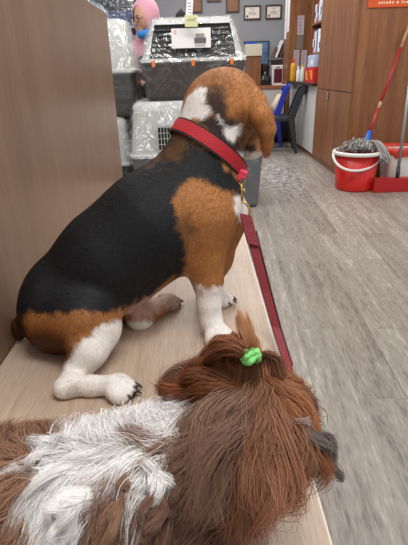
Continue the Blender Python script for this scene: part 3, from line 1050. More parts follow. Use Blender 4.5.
# dustpan with long handle
dp = PZ(373.5, 193, 0)
t = thing('dustpan', (dp[0] + .2, dp[1] + .08, 0), 'red upright dustpan with long grey handle in front of the waste bin', 'dustpan')
y0 = float(dp[1]); x0 = float(dp[0]); hz = 0.115
mb = MB()
mb.box(x0, x0 + .36, y0, y0 + .08, 0.0005, .008)
mb.box(x0, x0 + .36, y0, y0 + .006, .008, hz)
mb.box(x0, x0 + .008, y0 + .006, y0 + .08, .008, hz * .8).box(x0 + .352, x0 + .36, y0 + .006, y0 + .08, .008, hz * .8)
mb.box(x0, x0 + .36, y0, y0 + .07, hz, hz + .006)
mb.build('pan', mat('red_pan', (176, 28, 28), 0.4), t, 0.003)
hA = np.array([float(P(397.5, 176, y0 + .03)[0]), y0 + .03, hz]); hB = P(410, 80, y0 + .10)
MB().tube([hA, hA + (hB - hA) * .12], .017, 12).build('socket', mat('dark_plastic', (48, 48, 52), .5), t, smooth=True)
MB().tube([hA + (hB - hA) * .1, hB + (hB - hA) * .12], .0125, 12).build('handle', mat('grey_tube', (150, 152, 152), .35, .3), t, smooth=True)

# ================================================================== PET CRATES
m_shell = mat('white_shell', (186, 186, 181), 0.45, bump=.15, bscale=40)
m_lower = mat('dark_grey_shell', (62, 58, 56), 0.3)
m_grey = mat('mid_grey_shell', (92, 94, 98), 0.45, bump=.2, bscale=200)
m_black = mat('black_wire', (24, 24, 26), 0.4)
m_orl = mat('orange_latch', (230, 120, 24), 0.4)
m_film = film_mat('stretch_film', .07, .8, 6)
m_filmlow = film_mat('stretch_film_taut', .05, .16, 3.5)
m_film2 = film_mat('stretch_film_loose', .10, .8, 6)
m_hole = mat('crate_dark_inside', (16, 16, 17), 0.7)


def carrier(cx, y0, z0, wb, wr, wt, d, hl, hu, lab, lower, door=True, film=m_film):
    """two-shell pet carrier; near face at y0. widths: bottom, rim, top; heights of lower and upper shell"""
    t = thing('pet_crate', (cx, y0 + d / 2, z0), lab, 'pet carrier')
    cy = y0 + d / 2
    lo = [(wb - .03, d - .13, .05, 0.0005), (wb, d - .1, .05, .02), (wr - .03, d - .02, .06, hl - .02), (wr, d, .06, hl - .012), (wr, d, .06, hl)]
    MB().loft([rrect(a, b, r, z0 + z, cx, cy) for a, b, r, z in lo]).build('lower_shell', lower, t, smooth=False, bevel=.004)
    k = (wr - wt)
    up = [(wr, d, .06, 0.001), (wr, d, .06, .02), (wr - .03, d - .03, .06, .026), (wr - .03 - k * .7, d - .03 - k * .5, .06, hu - .06), (wt, d - .05 - k * .6, .06, hu - .022), (wt - .05, d - .1 - k * .6, .06, hu)]
    MB().loft([rrect(a, b, r, z0 + hl + z, cx, cy) for a, b, r, z in up]).build('upper_shell', m_shell, t, bevel=.004)
    if door:
        # dark door with wire grid in the sloping front of the upper shell
        zA, zB = z0 + hl + .03, z0 + hl + hu - .045
        yA, yB = y0 + .010, y0 + .007 + k * .25
        hwA, hwB = wr / 2 - .075, wt / 2 - .03
        fr = [(cx - hwA, yA, zA), (cx + hwA, yA, zA), (cx + hwB, yB, zB), (cx - hwB, yB, zB)]
        bk_ = [(x, y + .02, z) for x, y, z in fr]
        MB().loft([fr, bk_]).build('door_opening', m_hole, t)
        mb = MB()
        for s in np.linspace(0, 1, 17):
            mb.tube([np.array(fr[0]) * (1 - s) + np.array(fr[1]) * s + [0, -.004, 0], np.array(fr[3]) * (1 - s) + np.array(fr[2]) * s + [0, -.004, 0]], .0035, 6)
        for s in np.linspace(0, 1, 7):
            mb.tube([np.array(fr[0]) * (1 - s) + np.array(fr[3]) * s + [0, -.006, 0], np.array(fr[1]) * (1 - s) + np.array(fr[2]) * s + [0, -.006, 0]], .0035, 6)
        mb.build('wire_door', mat('door_wire', (34, 34, 36), .35, .3), t)
    for s in ((-.37, 0, .36) if door else ()):
        MB().box(cx + s * wr - .012, cx + s * wr + .012, y0 - .012, y0 + .004, z0 + hl - .028, z0 + hl + .012).build('latch', m_orl, t, .004)
    # film: a loose skin over both shells
    fl = [(wb + .012, d - .08, .06, .03), (wr + .012, d + .012, .07, hl * .6), (wr + .02, d + .025, .07, hl), (wr + .012, d + .0, .07, hl + .03), (wt + .03, d - .02 - k * .55, .07, hl + hu - .03), (wt - .02, d - .07 - k * .55, .06, hl + hu + .006)]
    rings = []
    for j, (a, b, r, z) in enumerate(fl):
        ring = rrect(a, b, r, z0 + z, cx, cy, 9)
        rings.append([(x + .003 * math.sin(i * 2.1 + j), y + .003 * math.cos(i * 1.7 + 2 * j), zz) for i, (x, y, zz) in enumerate(ring)])
    MB().loft(rings[:3], False, False).build('film_wrap', m_filmlow, t, smooth=True)
    MB().loft(rings[2:], False, True).build('film_wrap', film, t, smooth=True)
    return t


Y0 = 3.45
zc = float(P(192, 101, Y0)[2])
ztop = float(P(192, 15.5, Y0)[2])
xl, xr = float(P(140, 75, Y0)[0]), float(P(247, 75, Y0)[0])
zr = float(P(192, 61.5, Y0)[2])
tw = float(P(236, 22, Y0)[0] - P(151, 22, Y0)[0])
cxm = (xl + xr) / 2
top_crate = carrier(cxm, Y0 + .02, zc, (xr - xl) * .93, xr - xl, tw, .62, zr - zc, ztop - zr, 'white and dark grey pet crate in clear film, on top of the larger crate', m_lower)
top_crate_y = Y0 + .02
# big crate beneath it
bl, brr = float(P(127, 140, Y0 - .02)[0]), float(P(266, 150, Y0 - .02)[0])
zr2 = float(P(200, 157, Y0 - .02)[2])
big = carrier((bl + brr) / 2, Y0 - .02, 0, (brr - bl) * .92, brr - bl, (brr - bl) * .9, .75, zr2, zc - zr2 - .001, 'largest pet crate with white upper shell standing on the floor behind the beagle', m_grey, door=False)
p_, q_ = P(159, 150, Y0 - .03), P(172, 127, Y0 - .03)
MB().box(p_[0], p_[0] + .25, Y0 - .035, Y0 + .02, p_[2], q_[2]).build('side_window', m_hole, big)
mb = MB()
for s in np.linspace(0, .25, 12):
    mb.box(p_[0] + s - .002, p_[0] + s + .002, Y0 - .04, Y0 - .035, p_[2], q_[2])
for s in np.linspace(0, 1, 5):
    z = p_[2] + (q_[2] - p_[2]) * s
    mb.box(p_[0], p_[0] + .25, Y0 - .04, Y0 - .035, z - .002, z + .002)
mb.build('window_bars', m_shell, big)
# left pile
YL = 3.75
rx = float(P(136, 72, YL)[0])
zl0, zl1, zl2 = float(P(120, 118, YL)[2]), float(P(120, 73, YL)[2]), float(P(112, 18, YL)[2])
wl = .72
lc = carrier(rx - wl / 2, YL, zl0, wl * .93, wl, wl * .80, .48, zl1 - zl0, zl2 - zl1, 'film wrapped pet crate on the left pile, half hidden by the brown panel', m_lower, door=False, film=m_film2)
rx2 = float(P(131, 145, YL)[0])
zl3 = float(P(125, 166, YL)[2])
lb = carrier(rx2 - .4, YL - .01, 0, .76, .80, .74, .62, zl3, zl0 - zl3 - .001, 'lower pet crate of the left pile with dark base, beside the largest crate', m_black, door=False)

# paper label, sticky note, tag on the top crate
def on_front(px, py, dy):
    return P(px, py, top_crate_y + dy)


a_, b_ = on_front(172, 48.5, -.012), on_front(210.5, 27.5, .002)
lb_ = thing('paper_label', ((a_[0] + b_[0]) / 2, a_[1], a_[2]), 'white paper sheet with a printed crate picture on the upper crate door', 'label')
MB().add([(a_[0], a_[1], a_[2]), (b_[0], a_[1], a_[2]), (b_[0], b_[1], b_[2]), (a_[0], b_[1], b_[2]), (a_[0], a_[1] + .003, a_[2]), (b_[0], a_[1] + .003, a_[2]), (b_[0], b_[1] + .003, b_[2]), (a_[0], b_[1] + .003, b_[2])],
         [(0, 1, 2, 3), (7, 6, 5, 4), (0, 4, 5, 1), (1, 5, 6, 2), (2, 6, 7, 3), (3, 7, 4, 0)]).build('sheet', mat('label_paper', (226, 222, 220), .6), lb_)


def lab_quad(u0, v0, u1, v1, m, nm, lift=.0012):
    f_ = lambda u, v: (a_[0] + (b_[0] - a_[0]) * u, a_[1] + (b_[1] - a_[1]) * v - lift, a_[2] + (b_[2] - a_[2]) * v)
    r0 = [f_(u0, v0), f_(u1, v0), f_(u1, v1), f_(u0, v1)]
    MB().loft([r0, [(x, y + lift, z) for x, y, z in r0]]).build(nm, m, lb_)


lab_quad(.58, .22, .88, .52, mat('print_grey', (96, 88, 88), .6), 'crate_picture')
lab_quad(.62, .5, .84, .72, mat('print_lightgrey', (150, 142, 142), .6), 'crate_picture_top', .0018)
lab_quad(.06, .7, .13, .92, mat('print_salmon', (220, 170, 150), .6), 'print_mark')
for k in range(3):
    lab_quad(.58, .06 + .05 * k, .86, .08 + .05 * k, m_ink, 'print_line')
a2, b2 = on_front(185, 27, -.035), on_front(197.5, 15, -.02)
t = thing('sticky_note', ((a2[0] + b2[0]) / 2, a2[1], a2[2]), 'pale yellow green sticky note at the top edge of the upper crate', 'note')
MB().box(a2[0], b2[0], a2[1], a2[1] + .003, a2[2], b2[2]).build('note', mat('note_paper', (214, 212, 160), .7), t)
mb = MB()
for k in range(4):
    mb.box(a2[0] + .018 + k * .014, a2[0] + .027 + k * .014, a2[1] - .001, a2[1], a2[2] + .035, a2[2] + .045 + .006 * (k % 2))
mb.build('handwriting', m_ink, t)
a3, b3 = P(186.5, 13.5, Y0 + .25), P(192.5, -6, Y0 + .25)
t = thing('paper_tag', ((a3[0] + b3[0]) / 2, Y0 + .25, ztop), 'narrow upright white paper tag standing on the upper crate', 'tag')
MB().obox(((a3[0] + b3[0]) / 2, Y0 + .25, (ztop + .004 + b3[2]) / 2), ((b3[0] - a3[0]) / 2, 0, 0), (0, .003, 0), (.008, 0, (b3[2] - ztop - .004) / 2)).build('sheet', m_papr, t)
mb = MB()
for k in range(4):
    mb.box((a3[0] + b3[0]) / 2 - .012, (a3[0] + b3[0]) / 2 + .012, Y0 + .246, Y0 + .247, ztop + .04 + k * .02, ztop + .046 + k * .02)
mb.build('print', m_ink, t)
cb = P(181, 12, Y0 + .35); cb[2] = ztop + .004
t = thing('black_cap', cb, 'small rounded black object on top of the upper crate, left of the white tag', 'cap')
MB().lathe([(0, 0), (.045, 0), (.046, .01), (.04, .04), (.022, .062), (0.003, .068)], cb, 20).build('dome', mat('black_cloth', (26, 26, 30), .8), t, smooth=True)
MB().tube([(cb[0], cb[1], cb[2] + .064), (cb[0], cb[1], cb[2] + .076)], .007, 10).build('button', m_black, t)

# ================================================================== BEHIND THE CRATES: counter, woman, wrapped goods
WY = 4.75
wc = thing('service_counter', (-1.4, 4.6, 0), 'white topped service counter left of the woman behind the crates', 'counter')
wz = float(P(130, 48, 4.6)[2])
hc0x = float(P(146.5, 17, 4.32)[0])
WCR = hc0x - .36
MB().box(-1.9, WCR, 4.42, 4.8, wz - .03, wz).build('counter_top', mat('white_top', (214, 214, 214), .4), wc, .003)
MB().box(-1.88, WCR - .02, 4.44, 4.78, 0, wz - .03).build('counter_body', m_cream, wc)
# wrapped goods on the left
bxp = P(113, 26, 5.2)
t = thing('blue_carton', (bxp[0] - .1, 5.3, wz), 'dark blue glossy boxes under clear plastic behind the left crate pile', 'box')
zt2 = float(P(113, 6, 5.2)[2])
sb_ = thing('shelf_rack', (bxp[0] - .1, 5.35, 0), 'dark storage rack behind the left crate pile', 'rack')
rz0 = float(P(113, 30, 5.2)[2])
for (xx, yy) in ((-.6, 5.15), (.25, 5.15), (-.6, 5.6), (.25, 5.6)):
    MB().box(bxp[0] + xx - .015, bxp[0] + xx + .015, yy - .015, yy + .015, 0, rz0 + .75).build('post', m_black, sb_)
for z in (rz0 - .45, rz0, rz0 + .5):
    MB().box(bxp[0] - .62, bxp[0] + .27, 5.13, 5.62, z - .02, z).build('shelf_board', m_dark, sb_)
t.location = (bxp[0] - .15, 5.35, rz0); ORIG[t.name] = tuple(t.location)
MB().box(bxp[0] - .5, bxp[0] + .22, 5.2, 5.55, rz0 + .001, rz0 + .17).build('blue_box', mat('blue_gloss', (24, 62, 112), .25), t, .006)
MB().box(bxp[0] - .5, bxp[0] + .18, 5.2, 5.5, rz0 + .172, rz0 + .33).build('black_box', mat('black_gloss2', (28, 32, 40), .25), t, .006)
MB().loft([rrect(.76, .40, .04, rz0 + .01, bxp[0] - .14, 5.37, 9), rrect(.75, .39, .04, rz0 + .2, bxp[0] - .14, 5.37, 9), rrect(.72, .37, .05, rz0 + .35, bxp[0] - .15, 5.36, 9)], False, True).build('plastic_cover', m_film2, t, smooth=True)
# clear plastic bag of grooming bits just above the panel
bp_ = P(93, 8, 4.95)
t = thing('plastic_bag', (bp_[0] - .1, 4.95, wz), 'bluish clear plastic bag bulging above the end of the brown panel', 'bag')
S = SDF().ell((bp_[0] - .16, 4.95, bp_[2] - .08), (.30, .2, .16)).ell((bp_[0] - .25, 4.95, bp_[2] + .06), (.2, .16, .12)).cone((bp_[0] - .1, 4.95, bp_[2] - .1), (bp_[0] + .04, 4.93, bp_[2] - .12), .1, .05)
v, f = S.mesh(.02)
v = v + .012 * np.stack([noise3(v, 30, 1), noise3(v, 30, 2), noise3(v, 30, 3)], 1)
np_mesh('bag_skin', v, f, film_mat('blue_bag_film', .3, .7, 8, (.86, .92, 1)), t)
S2 = SDF().ell((bp_[0] - .16, 4.95, bp_[2] - .08), (.22, .14, .1)).ell((bp_[0] - .25, 4.95, bp_[2] + .04), (.14, .1, .08))
v, f = S2.mesh(.02)
np_mesh('contents', v, f, mat('bluish_contents', (150, 165, 195), .6, var=.4, vscale=15), t)
zz_ = bp_[2] - .24
MB().box(bp_[0] - .5, bp_[0] + .05, 4.83, 5.08, zz_ - .03, zz_).build('tray', m_cream, t)
MB().box(bp_[0] - .4, bp_[0] - .3, 4.86, 5.04, 0, zz_ - .03).build('stand', m_cream, t)

# ---- the woman
HY = 4.36
hz_ = float(P(143, 16, HY)[2])
hc = np.array([float(P(143.5, 15, HY)[0]), HY + .06, hz_])
wom = thing('person', (hc[0], HY + .22, 0), 'woman in pink headscarf and glasses looking down, blue mask at her chin', 'person')
by = HY + .22
skin = mat('skin', (200, 152, 124), .5)
bodyS = SDF()
sh = hz_ - .24
bodyS.ell(hc + [-.015, -.01, 0], (.072, .09, .108), k=.02)
bodyS.cone(hc + [0, .03, -.06], (hc[0], by - .03, sh), .055, .06, k=.04)
bodyS.cone((hc[0], by - .01, sh - .06), (hc[0], by, sh - .5), .12, .125, k=.1).cone((hc[0] - .09, by, sh - .02), (hc[0] + .09, by, sh - .02), .075, .075, k=.08)
bodyS.cone((hc[0] - .08, by, sh - .6), (hc[0] - .08, by, .08), .085, .045, k=.05).cone((hc[0] + .08, by, sh - .6), (hc[0] + .08, by, .08), .085, .045, k=.05)
bodyS.cone((hc[0] - .08, by, .05), (hc[0] - .085, by - .15, .035), .04, .034, k=.03).cone((hc[0] + .08, by, .05), (hc[0] + .085, by - .15, .035), .04, .034, k=.03)
hands = []
for s in (-1, 1):
    shp = np.array([hc[0] + s * .165, by, sh - .05]); elb = np.array([hc[0] + s * .21, by + .02, sh - .33]); wri = np.array([hc[0] + s * .10, by - .19, sh - .28])
    bodyS.chain([shp, elb, wri], [.055, .042, .027], k=.03)
    pal = wri + np.array([-s * .035, -.06, .0])
    bodyS.cone(wri, pal, .026, .03, k=.02)
    for j in range(4):
        r0 = pal + np.array([(j - 1.5) * .017, -.02, 0]); r1 = r0 + np.array([0, -.035 - .006 * (1.5 - abs(j - 1.5)), -.004]); r2 = r1 + np.array([0, -.018, -.02])
        bodyS.chain([r0, r1, r2], [.009, .0085, .007], k=.006)
    bodyS.chain([pal + np.array([-s * .02, .01, 0]), pal + np.array([-s * .045, -.02, .004]), pal + np.array([-s * .05, -.045, 0])], [.01, .009, .008], k=.008)
# face features: nose, lips, cheeks
fw = np.array([-.62, -.68, -.38]); fw /= np.linalg.norm(fw)
fc = hc + [-.015, -.01, 0]
sd_ = np.cross(fw, [0, 0, 1]); sd_ /= np.linalg.norm(sd_); fu = np.cross(sd_, fw)
if sd_[0] < 0: sd_ = -sd_
if fu[2] < 0: fu = -fu
bodyS.cone(fc + fw * .085 + fu * .012, fc + fw * .104 - fu * .022, .009, .013, k=.012)
bodyS.ell(fc + fw * .086 - fu * .052, (.024, .014, .01), k=.012)
bodyS.ell(fc + fw * .072 - fu * .088, (.03, .025, .02), k=.02)
v, f = bodyS.mesh(.011)
np_mesh('body', v, f, skin, wom)
# eyes and brows
mb = MB(); mb2 = MB()
for s in (-1, 1):
    e = fc + fw * .083 + sd_ * s * .031 + fu * .014
    mb.obox(e, sd_ * .011, fw * .004, fu * .0035)
    mb2.tube([fc + fw * .083 + sd_ * s * (.031 + q * .016) + fu * (.032 + .004 * (1 - q * q)) for q in (-1, 0, 1)], .003, 6)
mb.build('eyes', mat('eye_dark', (34, 26, 24), .3), wom)
mb2.build('eyebrows', mat('brow', (50, 36, 30), .8), wom)
# hijab: hood, drape over shoulders
m_hij = mat('pink_cloth', (222, 160, 176), .85, bump=.25, bscale=25)
hS = SDF()
hS.ell(hc + [.012, .03, .018], (.118, .122, .14), k=.03)
hS.cone(hc + [.015, .05, -.06], (hc[0], by - .02, sh), .085, .13, k=.06)
hS.cone((hc[0] - .1, by - .02, sh - .05), (hc[0] + .1, by - .02, sh - .05), .105, .105, k=.06)
hS.cone((hc[0] + .05, by - .09, sh - .06), (hc[0] + .09, by - .13, sh - .3), .06, .035, k=.05)
v, f = hS.mesh(.011)
# open the hood for the face
q = v - fc
keep = ~(((q @ fw) > .028) & (((q @ sd_) / .068) ** 2 + (((q @ fu) + .008) / .098) ** 2 < 1))
f = f[keep[f].all(1)]
o = np_mesh('headscarf', v, f, m_hij, wom)
o.modifiers.new('thick', 'SOLIDIFY').thickness = .006
# glasses
mb = MB()
for s in (-1, 1):
    e = fc + fw * .101 + sd_ * s * .034 + fu * .010
    mb.tube([e + sd_ * .028 * math.cos(a) + fu * .021 * math.sin(a) for a in np.linspace(0, 2 * math.pi, 20, endpoint=False)], .0028, 6, True)
    mb.tube([e + sd_ * s * .028, fc + sd_ * s * .072 + fw * .02 + fu * .012], .0025, 6)
mb.tube([fc + fw * .103 - sd_ * .007 + fu * .013, fc + fw * .106 + fu * .015, fc + fw * .103 + sd_ * .007 + fu * .013], .0025, 6)
mb.build('glasses', mat('glasses_frame', (30, 26, 28), .3), wom)
# mask pulled to the chin
mb = MB(); rings = []
for a in np.linspace(-1.15, 1.15, 13):
    c_ = fc + fw * (.095 * math.cos(a) - .005) + sd_ * .07 * math.sin(a)
    rings.append([c_ - fu * .082, c_ - fu * .082 + fw * .012, c_ - fu * .112 + fw * .018, c_ - fu * .145 + fw * .004, c_ - fu * .145 - fw * .006])
mb.loft(rings)
mb.build('face_mask', mat('mask_blue', (60, 140, 215), .8), wom, smooth=True)
tS = SDF()
tS.cone((hc[0], by - .01, sh - .1), (hc[0], by, sh - .5), .145, .15, k=.1).cone((hc[0] - .1, by, sh - .03), (hc[0] + .1, by, sh - .03), .085, .085, k=.08)
for s in (-1, 1):
    tS.chain([np.array([hc[0] + s * .165, by, sh - .05]), np.array([hc[0] + s * .21, by + .02, sh - .33]), np.array([hc[0] + s * .115, by - .16, sh - .29])], [.068, .056, .042], k=.03)
v, f = tS.mesh(.014)
np_mesh('black_top', v, f, mat('black_fabric', (24, 24, 28), .85), wom)
prof = [(.10, .15, .06), (.2, .19, .06), (.5, .19, .05), (.75, .17, .05), (sh - .42, .155, 0)]
rings = []
for z, r, am in prof:
    rings.append([(hc[0] + (r + .012 * math.sin(7 * a) * am / .06) * math.cos(a), by + (r * .85 + .012 * math.sin(7 * a) * am / .06) * math.sin(a), z) for a in np.linspace(0, 2 * math.pi, 42, endpoint=False)])
MB().loft(rings, False, True).build('skirt', mat('mauve_fabric', (128, 92, 100), .85), wom, smooth=True)

# ================================================================== BEAGLE
BLACK, BROWN, WHITE, PINK = np.array(lin(27, 27, 29)), np.array(lin(172, 114, 64)), np.array(lin(240, 234, 228)), np.array(lin(200, 168, 152))
DBROWN = np.array(lin(96, 58, 32))


def ground(px, py, r=0.0):
    q = PZ(px, py, BT + r)
    return q


B = SDF()
pel, loin, rib, chest = P(76, 292, .90), P(112, 260, .92), P(154, 226, .95), P(190, 194, .98)
nb, nt_ = P(207, 150, 1.0), P(218, 116, 1.02)
B.chain([pel, loin, rib, chest], [.101, .107, .112, .098], k=.05)
B.ell(P(66, 308, .90), (.086, .10, .10), k=.05)
B.chain([chest, nb, nt_], [.094, .068, .068], k=.045)
B.ell(P(203, 208, .985), (.070, .092, .092), k=.05)                       # brisket
# head turned to the right and away
hd = P(221, 108, 1.03)
B.ell(hd, (.076, .082, .076), k=.035)
B.cone(hd + [.02, .03, .005], P(240, 114, 1.10), .066, .05, k=.035)
B.cone(P(243, 124, 1.12), P(252, 138, 1.16), .046, .038, k=.03)          # muzzle
B.ell(P(251, 150, 1.11), (.03, .035, .022), k=.02)                       # chin
# near ear: hangs from the side of the skull, folded half way down
ear = [P(245, 92, 1.0), P(255, 104, .985), P(262, 118, .955), P(267, 131, .95), P(267, 144, .955), P(266.5, 154, .96)]
B.chain(ear, [.020, .023, .021, .015, .0105, .008], k=.012)
B.cone(P(248, 92, 1.01), P(258, 98, 1.01), .018, .014, k=.015)
B.cone(P(262, 120, .95), P(270, 127, .955), .012, .011, k=.010)
# far ear
B.chain([hd + [-.02, .10, .03], hd + [.0, .13, -.05], hd + [.03, .135, -.12]], [.02, .022, .012], k=.015)
# right fore leg
sho, elb = P(205, 216, .915), P(205, 262, .905)
wri = P(209, 304, .885)
pawR = ground(217, 333, .02)
B.cone(sho, elb, .060, .040, k=.04)
B.chain([elb, P(208, 282, .895), wri, P(211, 320, .88)], [.040, .030, .023, .022], k=.02)
B.cone(P(211, 320, .88), pawR, .022, .020, k=.02)
# left fore leg
pawL = ground(223, 297, .018)
B.chain([P(222, 215, 1.03), P(214, 258, 1.06), P(208, 285, 1.06), pawL - [.02, .0, 0]], [.065, .042, .027, .024], k=.03)
B.cone(pawL - [.02, 0, 0], pawL, .023, .018, k=.015)
# right hind leg: thigh, knee forward, hock back on the bench, long flat foot
hip = P(62, 312, .85)
knee = P(98, 331, .80)
hock = ground(64, 388, .017); hock2 = ground(72, 386, .017)
toe0 = ground(113, 385, .021); toe1 = ground(126, 384, .02)
B.cone(hip, P(90, 322, .80), .082, .056, k=.04)
B.cone(P(82, 318, .80), knee, .058, .038, k=.03)
B.chain([knee, P(88, 350, .755), P(76, 372, .735), hock], [.038, .035, .024, .0165], k=.022)
B.chain([hock, hock2, P(92, 386, hock2[1]), toe0], [.0165, .017, .017, .0195], k=.015)
# left hind foot
lf0, lf1 = ground(140, 318, .02), ground(170, 301, .02)
B.chain([P(112, 292, .98), P(135, 308, 1.0), lf0, lf1], [.06, .04, .024, .02], k=.03)
# tail curled against the panel
B.chain([P(30, 320, .88), P(22, 326, .88), P(19, 336, .87)], [.03, .018, .010], k=.02)
nails = []


def paw(c, fwd, w, k=.006):
    fwd = fwd / np.linalg.norm(fwd); sd = np.cross(fwd, [0, 0, 1]); sd /= np.linalg.norm(sd)
    for j, (u, ln) in enumerate(((-1.5, .008), (-.55, .022), (.55, .022), (1.5, .008))):
        p0 = c + sd * u * w * .5 - [0, 0, .001]; p1 = c + sd * u * w * .6 + fwd * ln
        p1[2] = BT + .0125
        B.cone(p0, p1, .0135, .0125, k=.008)
        B.cone(p1, p1 + fwd * .008 - [0, 0, .002], .0118, .0095, k=.008)
        n0 = p1 + fwd * .013 + [0, 0, .002]
        nails.append((n0, n0 + fwd * .014 - [0, 0, .009]))


paw(toe0 + [.004, .0, -.003], np.array([1, .02, 0]), .026)
paw(pawR, np.array([.6, -.8, 0]), .024)
paw(pawL - [.012, 0, 0], np.array([1, -.1, 0]), .022)
paw(lf1 - [.012, 0, 0], np.array([.8, .5, 0]), .022)
bv, bf = B.mesh(.0045)
bv[:, 2] = np.maximum(bv[:, 2], BT + .0005)
bv[:, 0] = np.maximum(bv[:, 0], PXL + .001)

SAD = [(12, 312), (16, 290), (28, 262), (60, 228), (100, 190), (140, 152), (165, 132), (176, 128), (190, 136), (212, 152), (234, 174), (244, 198), (228, 194), (210, 186), (194, 180), (182, 186), (176, 200), (182, 222), (187, 245), (189, 262), (182, 274), (160, 288), (140, 300), (124, 310), (80, 314), (40, 313)]
SHO = [(178, 192), (192, 180), (212, 185), (232, 196), (242, 206), (240, 228), (228, 256), (222, 280), (205, 286), (192, 279), (189, 262), (187, 240), (178, 215), (174, 200)]
NECKB = [(206, 92), (216, 86), (227, 98), (232, 112), (240, 122), (246, 150), (242, 176), (228, 160), (206, 138), (200, 122), (212, 112)]
W1 = [(174, 121), (188, 96), (202, 84), (206, 88), (205, 104), (212, 113), (204, 118), (190, 119)]
W2 = [(217, 113), (224, 120), (230, 128), (242, 125), (240, 136), (233, 142), (227, 139), (222, 128)]
CHW = [(234, 198), (250, 190), (250, 225), (238, 222)]
RMP = [(5, 312), (60, 310), (119, 313), (119, 321), (96, 326), (88, 336), (74, 350), (62, 364), (5, 370)]
BELLY = [(122, 312), (150, 294), (190, 274), (200, 290), (180, 300), (140, 322)]
CHIN = [(238, 152), (262, 152), (264, 168), (238, 170)]
NAPE = [(180, 124), (198, 138), (176, 160), (150, 166), (160, 146)]


def beagle_color(p):
    x, y = proj(p)
    nz = 2.6 * noise3(p, 120, 11) + 2.0 * noise3(p, 260, 12)
    wgt = lambda poly, s=4.0, amp=1.0: sstep(s, -s, poly_sd(x, y, poly) + nz * amp)[:, None]
    c = np.tile(BROWN, (len(p), 1)) * (1 + .10 * noise3(p, 60, 13))[:, None]
    low = sstep(283, 288, y + nz * .6)[:, None] * (x > 186)[:, None]
    c = c * (1 - low) + WHITE * low
    hindw = (sstep(318, 324, y + nz * .5) * (x < 160))[:, None]
    c = c * (1 - hindw) + WHITE * hindw
    far = (p[:, 1] > .985) & (y > 285) & (x < 190)
    c[far] = PINK * .85
    w = wgt(BELLY, 5); c = c * (1 - w) + PINK * w
    w = wgt(RMP, 3.5); c = c * (1 - w) + (BROWN * .86) * w
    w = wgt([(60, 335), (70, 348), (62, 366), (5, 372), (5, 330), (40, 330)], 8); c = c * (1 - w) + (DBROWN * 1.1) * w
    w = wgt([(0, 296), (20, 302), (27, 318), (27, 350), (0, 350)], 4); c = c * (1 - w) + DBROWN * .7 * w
    w = wgt(SAD, 3.5); c = c * (1 - w) + BLACK * w
    w = wgt(SHO, 5, 1.4); c = c * (1 - w) + BROWN * 1.02 * w
    w = wgt([(184, 192), (194, 184), (212, 190), (228, 204), (222, 224), (200, 222), (188, 208)], 9) * .35; c = c * (1 - w) + np.array(lin(182, 128, 78)) * w  # soft shoulder highlight painted into the coat colour
    w = wgt([(176, 205), (196, 228), (200, 244), (190, 250), (182, 230)], 7, 1.6) * .55; c = c * (1 - w) + BLACK * w
    w = wgt(NAPE, 8, 2) * .55; c = c * (1 - w) + np.array(lin(128, 86, 48)) * w
    w = wgt(NECKB, 7, 1.6) * .93; c = c * (1 - w) + BLACK * w
    w = wgt([(196, 74), (222, 72), (236, 86), (226, 104), (210, 100), (202, 86)], 9, 1.2) * .35; c = c * (1 - w) + DBROWN * w
    w = wgt(W1, 2.0, .6); c = c * (1 - w) + WHITE * w
    w = wgt(W2, 2.0, .6); c = c * (1 - w) + WHITE * w
    w = wgt(CHW, 2.5, .6); c = c * (1 - w) + WHITE * w
    w = wgt(CHIN, 2.5, .6); c = c * (1 - w) + WHITE * .9 * w
    w = wgt([(243, 108), (248, 112), (252, 126), (261, 134), (262, 150), (240, 150), (238, 140)], 3, .5) * .55; c = c * (1 - w) + DBROWN * w  # shadow in the hollow between ear and cheek, painted into the coat
    w = wgt([(249, 145), (255, 144), (256, 151), (251, 153)], 2, .3); c = c * (1 - w) + np.array(lin(40, 28, 24)) * w
    w = wgt([(66, 386), (76, 384), (78, 394), (68, 396)], 4, 1) * .35; c = c * (1 - w) + np.array(lin(150, 100, 80)) * w
    return np.clip(c, 0, 1)


bc = beagle_color(bv)
# black toe pads under the near hind paw
pad = (np.abs(bv[:, 2] - BT) < .022) & (bv[:, 0] > toe0[0] + .033 + .3 * (bv[:, 2] - BT)) & (bv[:, 1] < toe0[1] + .06)
bc[pad] = np.array(lin(58, 46, 44))
bo = np.array([float(loin[0]), float(loin[1]), BT])
beagle = thing('beagle', bo, 'tricolour beagle with red collar sitting upright on the bench, back turned', 'dog')
np_mesh('body', bv, bf, attr_mat('beagle_skin', .62, .25, 0.0, .05, 260), beagle, bc)


